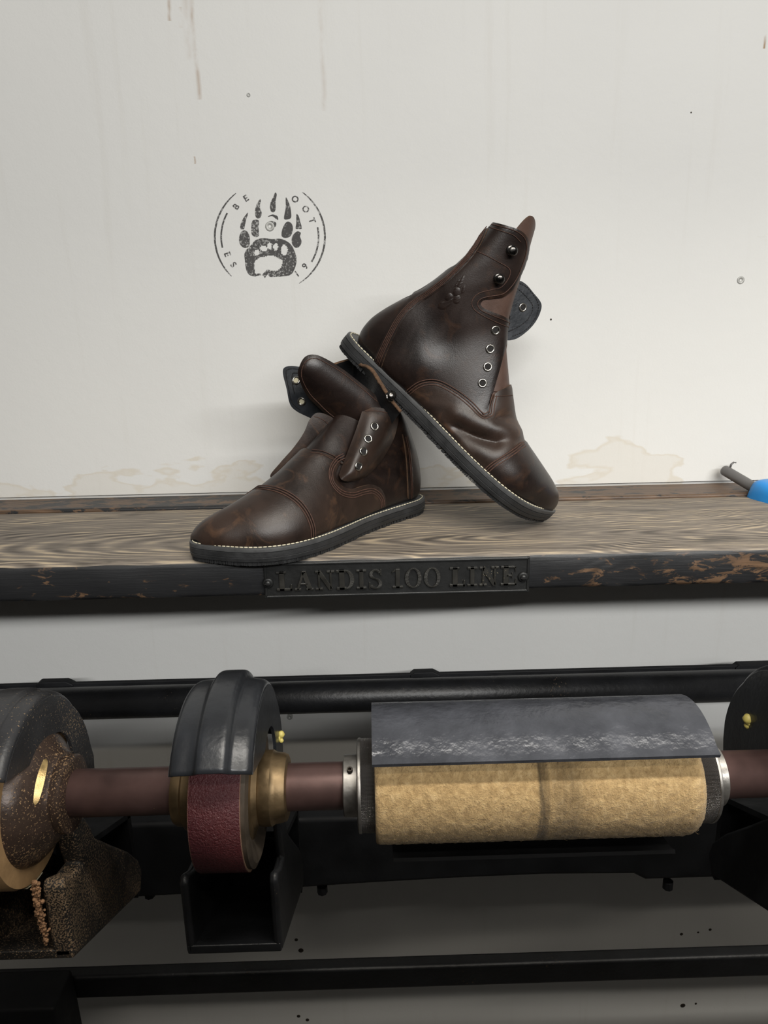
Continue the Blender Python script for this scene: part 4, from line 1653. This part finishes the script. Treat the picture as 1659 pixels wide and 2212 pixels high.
def shell(name, prof, x0, x1, mat, parent=None, thick=.0035, ends=True, **kw):
    """guard skin: prof = (y, z) polyline swept along x with its own thickness"""
    P = np.array(prof, float)
    T = np.gradient(P, axis=0)
    T /= np.linalg.norm(T, axis=1)[:, None]
    nn = np.stack([-T[:, 1], T[:, 0]], -1)
    Q = P + nn * thick
    poly = np.vstack([P, Q[::-1]])
    mb = MB()
    nX = 40
    n = len(poly)
    vs, fs = [], []
    for x in np.linspace(x0, x1, nX):
        vs += [(x, y, z) for y, z in poly]
    for k in range(nX - 1):
        for i in range(n):
            fs.append((k * n + i, k * n + (i + 1) % n, (k + 1) * n + (i + 1) % n, (k + 1) * n + i))
    m_ = len(P)
    for base in (0, (nX - 1) * n):
        for i in range(m_ - 1):
            fs.append((base + i, base + i + 1, base + n - 2 - i, base + n - 1 - i))
    mb.add(vs, fs)
    o = mb.build(name, mat, parent, **kw)
    fix_normals(o)
    auto_smooth(o, 40)
    return o


# --- hood over the felt roller
def roller_hood():
    R = .066
    xa = near_x(802, 1600, R)
    xb = near_x(1568, 1630, R)
    A = [cyl_y(a, R) for a in np.linspace(172, 58, 40)]
    y, z = A[-1]
    A += [cyl_y(54, R * 1.004), cyl_y(50.5, R * 1.02), cyl_y(47.5, R * 1.045)]
    prof = [(p[0], p[1]) for p in A]
    o = shell('roller_hood', prof, xa, xb, M['hammered'], None, .0030)
    if True:
        md = o.modifiers.new('bev', 'BEVEL')
        md.width = .0009
        md.segments = 2
        md.limit_method = 'ANGLE'
    return tag(o, 'curved hammered grey-black metal hood over the felt roller', 'guard')


roller_hood()


# --- wheel guards (three of a kind)
def guard(name, x0, x1, mat, label, cut=True, dr=0.0):
    """ribbed sheet guard: crowned outer band with two flutes, side plates with a round cut-out"""
    w = x1 - x0
    cx = (x0 + x1) / 2
    t = thing(name, label, 'guard', (cx, YS, ZS), 'wheel guards along the shaft')
    angs = np.linspace(42, 186, 60)
    ux = np.linspace(0, 1, 45)

    def rad(u):
        # two shoulders and a raised middle band
        e = min(u, 1 - u)
        r = .083 + dr + .006 * (1 - math.exp(-(e / .045)))
        b = (1 if dr == 0 else .3) / (1 + math.exp(-(u - .32) / .022)) * 1 / (1 + math.exp((u - .74) / .022))
        r += .0075 * b
        r -= .0016 * math.exp(-((u - .32) / .03) ** 2) + .0020 * math.exp(-((u - .74) / .03) ** 2)
        return r
    vs, fs = [], []
    nA, nU = len(angs), len(ux)
    for a in angs:
        for u in ux:
            y, z = cyl_y(a, rad(u) + (.012 * max(0, (a - 150) / 36.)))
            vs.append((x0 + u * w, y, z))
    for i in range(nA - 1):
        for j in range(nU - 1):
            fs.append((i * nU + j, i * nU + j + 1, (i + 1) * nU + j + 1, (i + 1) * nU + j))
    o = obj('guard_shell', vs, fs, mat, t)
    fix_normals(o)
    md = o.modifiers.new('sol', 'SOLIDIFY')
    md.thickness = .003
    md.offset = -1
    for xx, d in ((x0, .0028), (x1, -.0028)):
        ar = [cyl_y(a, .0835 + dr + (.012 * max(0, (a - 150) / 36.))) for a in np.linspace(42, 186, 50)]
        inner = [cyl_y(a, .040, YS + .014, ZS + .002) for a in np.linspace(200, 62, 40)] if cut else [cyl_y(204, .03), cyl_y(120, .02), cyl_y(60, .03)]
        poly = [(xx, y, z) for y, z in ar] + [(xx, *cyl_y(196, .098)), (xx, *cyl_y(204, .10))] + [(xx, y, z) for y, z in inner]
        vv, tris, isb = fill2d(np.array([(p[1], p[2]) for p in poly]), .008)
        mb = MB()
        n = len(vv)
        top = np.array([(xx, y, z) for y, z in vv])
        nv = np.tile(np.array([d, 0, 0]), (n, 1))
        s = sheet_from_tris('side_plate', top, tris, nv, [mat, mat, mat], t)
        fix_normals(s)
        for p in s.data.polygons:
            p.use_smooth = False
    return t


GX0, GX1 = float(atY(360, 1668, -.4835)[0]), float(atY(545, 1668, -.4835)[0])
GW = GX1 - GX0
guard('wheel_guard', GX0, GX1, M['guard'], 'ribbed satin black guard over the red sanding belt wheel')
LX1 = float(atY(184, 1640, YS + .075)[0])
guard('wheel_guard', LX1 - GW, LX1, M['guard_dusty'], 'dusty black guard over the brown flange wheel at left edge', dr=-.005)
RX0 = float(atY(1578, 1605, YS + .08)[0])
guard('wheel_guard', RX0, RX0 + GW, M['guard'], 'black guard with yellow wax drips beside right end of felt roller', False)


# --- sanding wheel
def sanding_wheel():
    R = .0625
    x0, x1 = near_x(411, 1760, R), near_x(524, 1760, R)
    t = thing('sanding_wheel', 'sanding wheel with dark red abrasive belt and brass hub', 'wheel', ((x0 + x1) / 2, YS, ZS - R))
    mb = MB()
    mb.lathe([(0, R), (.001, R + .0006), (x1 - x0 - .001, R + .0006), (x1 - x0, R)], (x0, YS, ZS), AX, 0, 120, caps=False)
    b = auto_smooth(mb.build('sanding_belt', M['belt'], t), 50)
    e = MB()
    for x in (x0 + .0004, x1 - .0008):
        e.lathe([(0, R - .0022), (0, R + .0003), (.0006, R + .0003), (.0006, R - .0022)], (x, YS, ZS), AX, 0, 120, caps=False)
    auto_smooth(e.build('belt_edge', M['belt_edge'], b), 40)
    # lapped joint near the bottom of the belt
    j = MB()
    A = np.linspace(-62, -46, 10)
    vs = []
    for a in A:
        y, z = cyl_y(a, R + .0010)
        vs += [(x0 + .0006, y, z), (x1 - .0006, *cyl_y(a - 3, R + .0010))]
    j.add(vs, [(2 * i, 2 * i + 1, 2 * i + 3, 2 * i + 2) for i in range(len(A) - 1)])
    j.build('belt_joint', M['belt_joint'], b, True)
    w = MB()
    w.lathe([(0, .02), (0, R - .004), (.001, R - .0015), (x1 - x0 + .003, R - .0015), (x1 - x0 + .005, R - .006), (x1 - x0 + .004, R - .012), (x1 - x0 + .001, .042), (x1 - x0 + .001, .02)], (x0, YS, ZS), AX, 0, 96, caps=False)
    auto_smooth(w.build('wheel_rim', M['rim'], t), 30)
    a = near_x(553, 1700, .029)
    c = near_x(616, 1700, .025)
    h = MB()
    h.lathe([(-.014, .046), (-.008, .046), (-.006, .042), (-.004, .032), (0, .0292), (.0015, .0300), (.010, .0300), (.012, .0285), (.0145, .0280), (c - a - .004, .0275), (c - a - .001, .0262), (c - a, .0240), (c - a, .0188)], (a, YS, ZS), AX, 0, 96, caps=False)
    auto_smooth(h.build('hub', M['brass'], t), 30)
    l0, l1 = near_x(366, 1720, .027), x0 + .004
    h = MB()
    h.lathe([(0, .0188), (0, .0262), (.003, .028), (.008, .0285), (.010, .031), (l1 - l0, .033)], (l0, YS, ZS), AX, 0, 80, caps=False)
    auto_smooth(h.build('hub', M['brass'], t), 30)
    return t


sanding_wheel()


# --- flange wheel at the left edge
def flange_wheel():
    xr = near_x(128, 1700, .03)
    t = thing('flange_wheel', 'brown dusty flange wheel on the shaft at left edge', 'wheel', (xr - .05, YS, ZS - .06))
    mb = MB()
    xo = near_x(60, 1720, .046)
    # stepped cone
    d = xo - xr
    mb.lathe([(d - .060, .030), (d - .058, .058), (d - .030, .0585), (d - .018, .0575), (d - .009, .0540), (d - .003, .048), (d + .003, .0405), (d + .006, .036), (d + .010, .0330), (-.008, .0305), (-.006, .0312), (-.001, .0312), (0, .0295), (0, .0188)], (xr, YS, ZS), AX, 0, 110, caps=False)
    auto_smooth(mb.build('flange', M['flange'], t), 32)
    b = MB()
    A = np.linspace(24, 78, 22)
    vs = []
    for i, a in enumerate(A):
        k = math.sin(math.pi * i / 21) ** .5
        vs += [(xr + d + .0040 - .0025 * k, *cyl_y(a, .0400 + .0016 * k)), (xr + d + .0040 + .004 * k, *cyl_y(a, .0392 - .0012 * k))]
    b.add(vs, [(2 * i, 2 * i + 1, 2 * i + 3, 2 * i + 2) for i in range(21)])
    b.build('worn_brass_patch', M['brass_bright'], t, True)
    dr = MB()
    x2 = float(atY(44, 1905, YS - .59 * .0715)[0])
    dr.lathe([(-.06, .03), (-.06, .0715), (-.004, .0715), (0, .0700), (0, .03)], (x2, YS, ZS), AX, 0, 96, caps=False)
    auto_smooth(dr.build('tan_drum', M['tan_drum'], t), 40)
    ed = MB()
    vs = []
    A = np.linspace(-85, -62, 16)
    for a in A:
        vs += [(x2 - .058, *cyl_y(a, .0722)), (x2 - .0005, *cyl_y(a, .0722))]
    ed.add(vs, [(2 * i, 2 * i + 1, 2 * i + 3, 2 * i + 2) for i in range(15)])
    ed.build('cream_strip', M['cream'], t, True)
    return t


flange_wheel()


# --- dust chutes under the wheels
def chute(x1, w, mat, label, thr=None):
    """square mouth below the wheel, walls rising beside it, duct falling away to the back"""
    x0 = x1 - w
    xi = x1
    f = lambda px, py: atX(px, py, CHX)[1:]
    t = thing('dust_chute', label, 'dust chute', ((x0 + x1) / 2, CH_Y + .1, CH_ZB), 'dust chutes under the wheels')
    th = .0075
    prof = CH_PROF
    for a, s in ((x0, 1), (x1, -1)):
        mb = MB()
        mb.prism([(a, y, z) for y, z in prof], (s * (thr if thr and s < 0 else th), 0, 0))
        o = mb.build('side_wall', mat, t)
        bevel(o, .0035 if s > 0 else .004, 3)
    (yf, zf), (yb, zb) = CH_PROF[0], CH_PROF[1]
    mb = MB()
    mb.prism([(x0 + .001, yf, zf), (x0 + .001, yb, zb), (x0 + .001, yb, zb + .009), (x0 + .001, yf, zf + .009)], (w - .002, 0, 0))
    bevel(mb.build('bottom_plate', mat, t), .0015, 2)
    mb = MB()
    yt, zt = CH_TOP
    mb.prism([(x0 + .001, yt, zt), (x0 + .001, yb, zb + .10), (x0 + .001, yb, zb + .094), (x0 + .001, yt, zt - .006)], (w - .002, 0, 0))
    mb.box((x0 + .001, yb - .008, zb), (x1 - .001, yb, zb + .10))
    mb.build('back_plate', M['black_dull'], t)
    return t


CHX = None
CH_Y = -.453
pA, pB = atY(600, 1895, CH_Y), atY(600, 2056, CH_Y)
pL = atY(393, 1975, CH_Y)
CHX = float(pA[0])
CHW = CHX - float(pL[0])
g = lambda px, py: tuple(map(float, atX(px, py, CHX)[1:]))
CH_ZB = float(pB[2])
pb = g(656, 1916)
CH_PROF = [(CH_Y, CH_ZB), pb, g(656, 1868), g(653, 1845), g(646, 1828), g(632, 1810), g(622, 1795), g(618, 1770), g(614, 1752), g(607, 1754), g(608, 1790), g(611, 1825), g(614, 1850), g(609, 1872), (CH_Y + .006, float(pA[2]) + .001), (CH_Y, float(pA[2]) - .004)]
CH_TOP = (g(622, 1795)[0], g(622, 1795)[1])
chute(CHX, CHW, M['black'], 'open square black dust chute below the red sanding belt')
LCX = float(atY(146, 1975, CH_Y)[0])
lc = chute(LCX, CHW, M['black_dusty'], 'black dust chute powdered with tan sawdust at left edge', .018)
RCX = float(atX(1531, 1934, CHX)[0]) if False else float(atY(1529, 1932, pb[0])[0])
chute(RCX + CHW, CHW, M['black_dull'], 'dark dust chute at right edge below right guard')

# sawdust heaped on the left chute edge
sd = MB()
for i in range(260):
    k = rng.uniform(0, 1)
    p = atY(74 + 22 * k + rng.normal(0, 3.5) + (3 if k > .6 else 0), 1905 + 132 * k + rng.normal(0, 2), CH_Y - .002 + rng.uniform(-.002, .002))
    r = rng.uniform(.0008, .0022) * (1.15 - .5 * k)
    a = rng.normal(0, 1, 3)
    a /= np.linalg.norm(a)
    sd.lathe([(-r, 1e-5), (-r * .6, r * .8), (0, r), (r * .6, r * .75), (r, 1e-5)], p, a, 0, 6, caps=False)
so = sd.build('sawdust', M['dust'], None, True)
so['kind'] = 'stuff'
tag(so, 'ridge of tan sawdust caked along the left chute front edge', 'sawdust')


# --- rear pipe with flat strip and clips
PY, PZ = -.100, Z0 - .2422
mb = MB()
mb.lathe([(-.8, .0205), (.8, .0205)], (0, PY, PZ), AX, 0, 48)
pipe = mb.build('dust_pipe', M['black'], None, True)
for p in pipe.data.polygons:
    p.use_smooth = len(p.vertices) == 4
tag(pipe, 'black round pipe running across behind the guards and hood', 'pipe')
mb = MB().box((-.8, PY + .026, PZ - .012), (.8, PY + .032, PZ + .0145))
st_o = bevel(mb.build('mounting_strip', M['black_dull']), .001)
tag(st_o, 'thin flat black strip just behind the round pipe with small clips', 'strip')
for (a, b, yt) in ((80, 160, 1470), (886, 950, 1449), (1586, 1680, 1433)):
    p, q = atY(a, yt, PY + .030), atY(b, yt - (b - a) * .03, PY + .030)
    mb = MB()
    z1 = float((p[2] + q[2]) / 2)
    mb.prism([(p[0], PY + .024, PZ + .010), (p[0], PY + .024, z1 - .004), (p[0] + .005, PY + .024, z1), (q[0] - .009, PY + .024, z1), (q[0], PY + .024, z1 - .005), (q[0], PY + .024, PZ + .010)], (0, .012, 0))
    bevel(mb.build('clip', M['black_dull'], st_o), .0015, 2)

# --- black main casting behind the wheels
BY = -.20
zb_ = float(atY(700, 1926, BY)[2])
mb = MB()
x_l, x_r = -.8, .8
front = [(x_l, zb_ - .004), (-.36, zb_ - .004), (-.12, zb_ + .0035), (-.02, zb_ + .008), (.09, zb_ + .0115), (.20, zb_ + .013), (.31, zb_ + .010), (.325, zb_ + .001), (x_r, zb_ + .001), (x_r, zb_ + .105), (x_l, zb_ + .105)]
mb.prism([(x, BY, z) for x, z in front], (0, .09, 0))
cast = bevel(mb.build('machine_casting', M['black_dull']), .006, 3)
tag(cast, 'broad black machine casting behind the wheels, above the lower rail', 'machine body')
for (px, py) in ((325, 1944), (697, 1936), (1441, 1926)):
    c = atY(px, py, BY + .012)
    b = MB()
    b.lathe([(.006, .0065), (-.004, .0065), (-.004, .005), (-.005, .0045), (-.006, .003)], (c[0], c[1], c[2] + .010), (0, 0, 1), 0, 8)
    b.build('bolt', M['black_dull'], cast)
# scoop plate under the felt roller
mb = MB()
pr = [cyl_y(a, .060, YS + .004, ZS - .004) for a in np.linspace(-150, -62, 24)]
xa, xb = near_x(850, 1830, .056), near_x(1490, 1810, .056)
so2 = shell('under_tray', pr[::-1], xa, xb, M['black_dull'], None, .003)
tag(so2, 'dark curved tray under the felt roller', 'tray')
# --- lower rail and leg
RY = -.15
zr = float(atY(830, 2105, RY)[2])
mb = MB().box((-.8, RY, zr - .027), (.8, RY + .022, zr + .0105))
tag(bevel(mb.build('lower_rail', M['black']), .006, 3), 'black square rail across the bottom of the machine frame', 'rail')
xl = float(atY(122, 2180, RY - .06)[0])
mb = MB().prism([(xl - .11, RY - .062, zr + .03), (xl - .002, RY - .062, zr + .03), (xl, RY - .062, zr - .02), (xl + .012, RY - .062, 0), (xl - .10, RY - .062, 0)], (0, .06, 0))
tag(bevel(mb.build('machine_stand', M['black_dull']), .005, 2), 'black machine stand post at bottom left corner below the sawdust chute', 'stand')

# yellow wax drips on the right guard and on the sanding guard
gr = [o for o in bpy.data.objects if o.name.startswith('wheel_guard')]


def wax(px, py, y, r, parent, n=3):
    mb = MB()
    p = atY(px, py, y)
    for i in range(n):
        c = p + np.array([rng.normal(0, r * .5), rng.normal(0, r * .2), -i * r * .7])
        q = r * (1 - .18 * i)
        mb.lathe([(-q, 1e-5), (-q * .8, q * .6), (0, q), (q * .8, q * .6), (q, 1e-5)], c, (0, 0, 1), 0, 14, caps=False)
    mb.build('wax_drip', M['wax'], parent, True)


gd = {o['label']: o for o in gr}
g_right = [o for l, o in gd.items() if 'wax' in l][0]
g_mid = [o for l, o in gd.items() if 'red sanding' in l][0]
for px, py, r in ((1612, 1553, .0050), (1640, 1568, .0048), (1655, 1572, .0040)):
    wax(px, py, YS + .055, r, g_right)
wax(603, 1588, YS + .075, .0036, g_mid, 3)


# ------------------------------------------------------------------ blue tool lying on the shelf
def tool():
    a = atY(1562, 1014, -.012)
    b = atY(1640, 1060, -.062)
    t = thing('hand_tool', 'blue plastic tool with grey metal tube lying on the shelf at right edge', 'tool', (float(b[0]) + .03, float(b[1]), Z0))
    d = (b - a) / np.linalg.norm(b - a)
    mb = MB()
    ln = np.linalg.norm(b - a) + .03
    mb.lathe([(0, .004), (.0006, .0056), (.0022, .0066), (.004, .0068), (ln, .0068)], a, d, 0, 32)
    auto_smooth(mb.build('tube', M['tool_grey'], t), 40)
    hk = MB()
    h0 = a + d * .006 + np.array([.004, 0, .0055])
    hk.tube([h0, h0 + np.array([.001, 0, .004]), h0 + np.array([.004, 0, .0065]), h0 + np.array([.007, 0, .006])], [.0014, .0014, .0012, .0010], 0, 8)
    hk.build('hook', M['tool_grey'], t, True)
    # handle: rounded body along the same axis, flattened
    side = np.cross(d, (0, 0, 1.0))
    side /= np.linalg.norm(side)
    up = np.cross(side, d)
    vs, fs = [], []
    st = b - d * .006
    secs = [(0, .010, .009), (.003, .0150, .0145), (.010, .0185, .0185), (.03, .0205, .0215), (.06, .0205, .0225), (.10, .0190, .022), (.14, .0175, .020), (.15, .012, .014)]
    n = 40
    for (l, hw, hh) in secs:
        for i in range(n):
            q = 2 * math.pi * i / n
            c, s = math.cos(q), math.sin(q)
            vs.append(st + d * l + side * hw * np.sign(c) * abs(c) ** .55 + up * hh * np.sign(s) * abs(s) ** .55)
    for k in range(len(secs) - 1):
        for i in range(n):
            fs.append((k * n + i, k * n + (i + 1) % n, (k + 1) * n + (i + 1) % n, (k + 1) * n + i))
    fs.append(tuple(range(n)))
    fs.append(tuple(range((len(secs) - 1) * n, len(secs) * n)))
    o = obj('handle', vs, fs, M['blue'], t, label='blue plastic body')
    fix_normals(o)
    auto_smooth(o, 50)


tool()
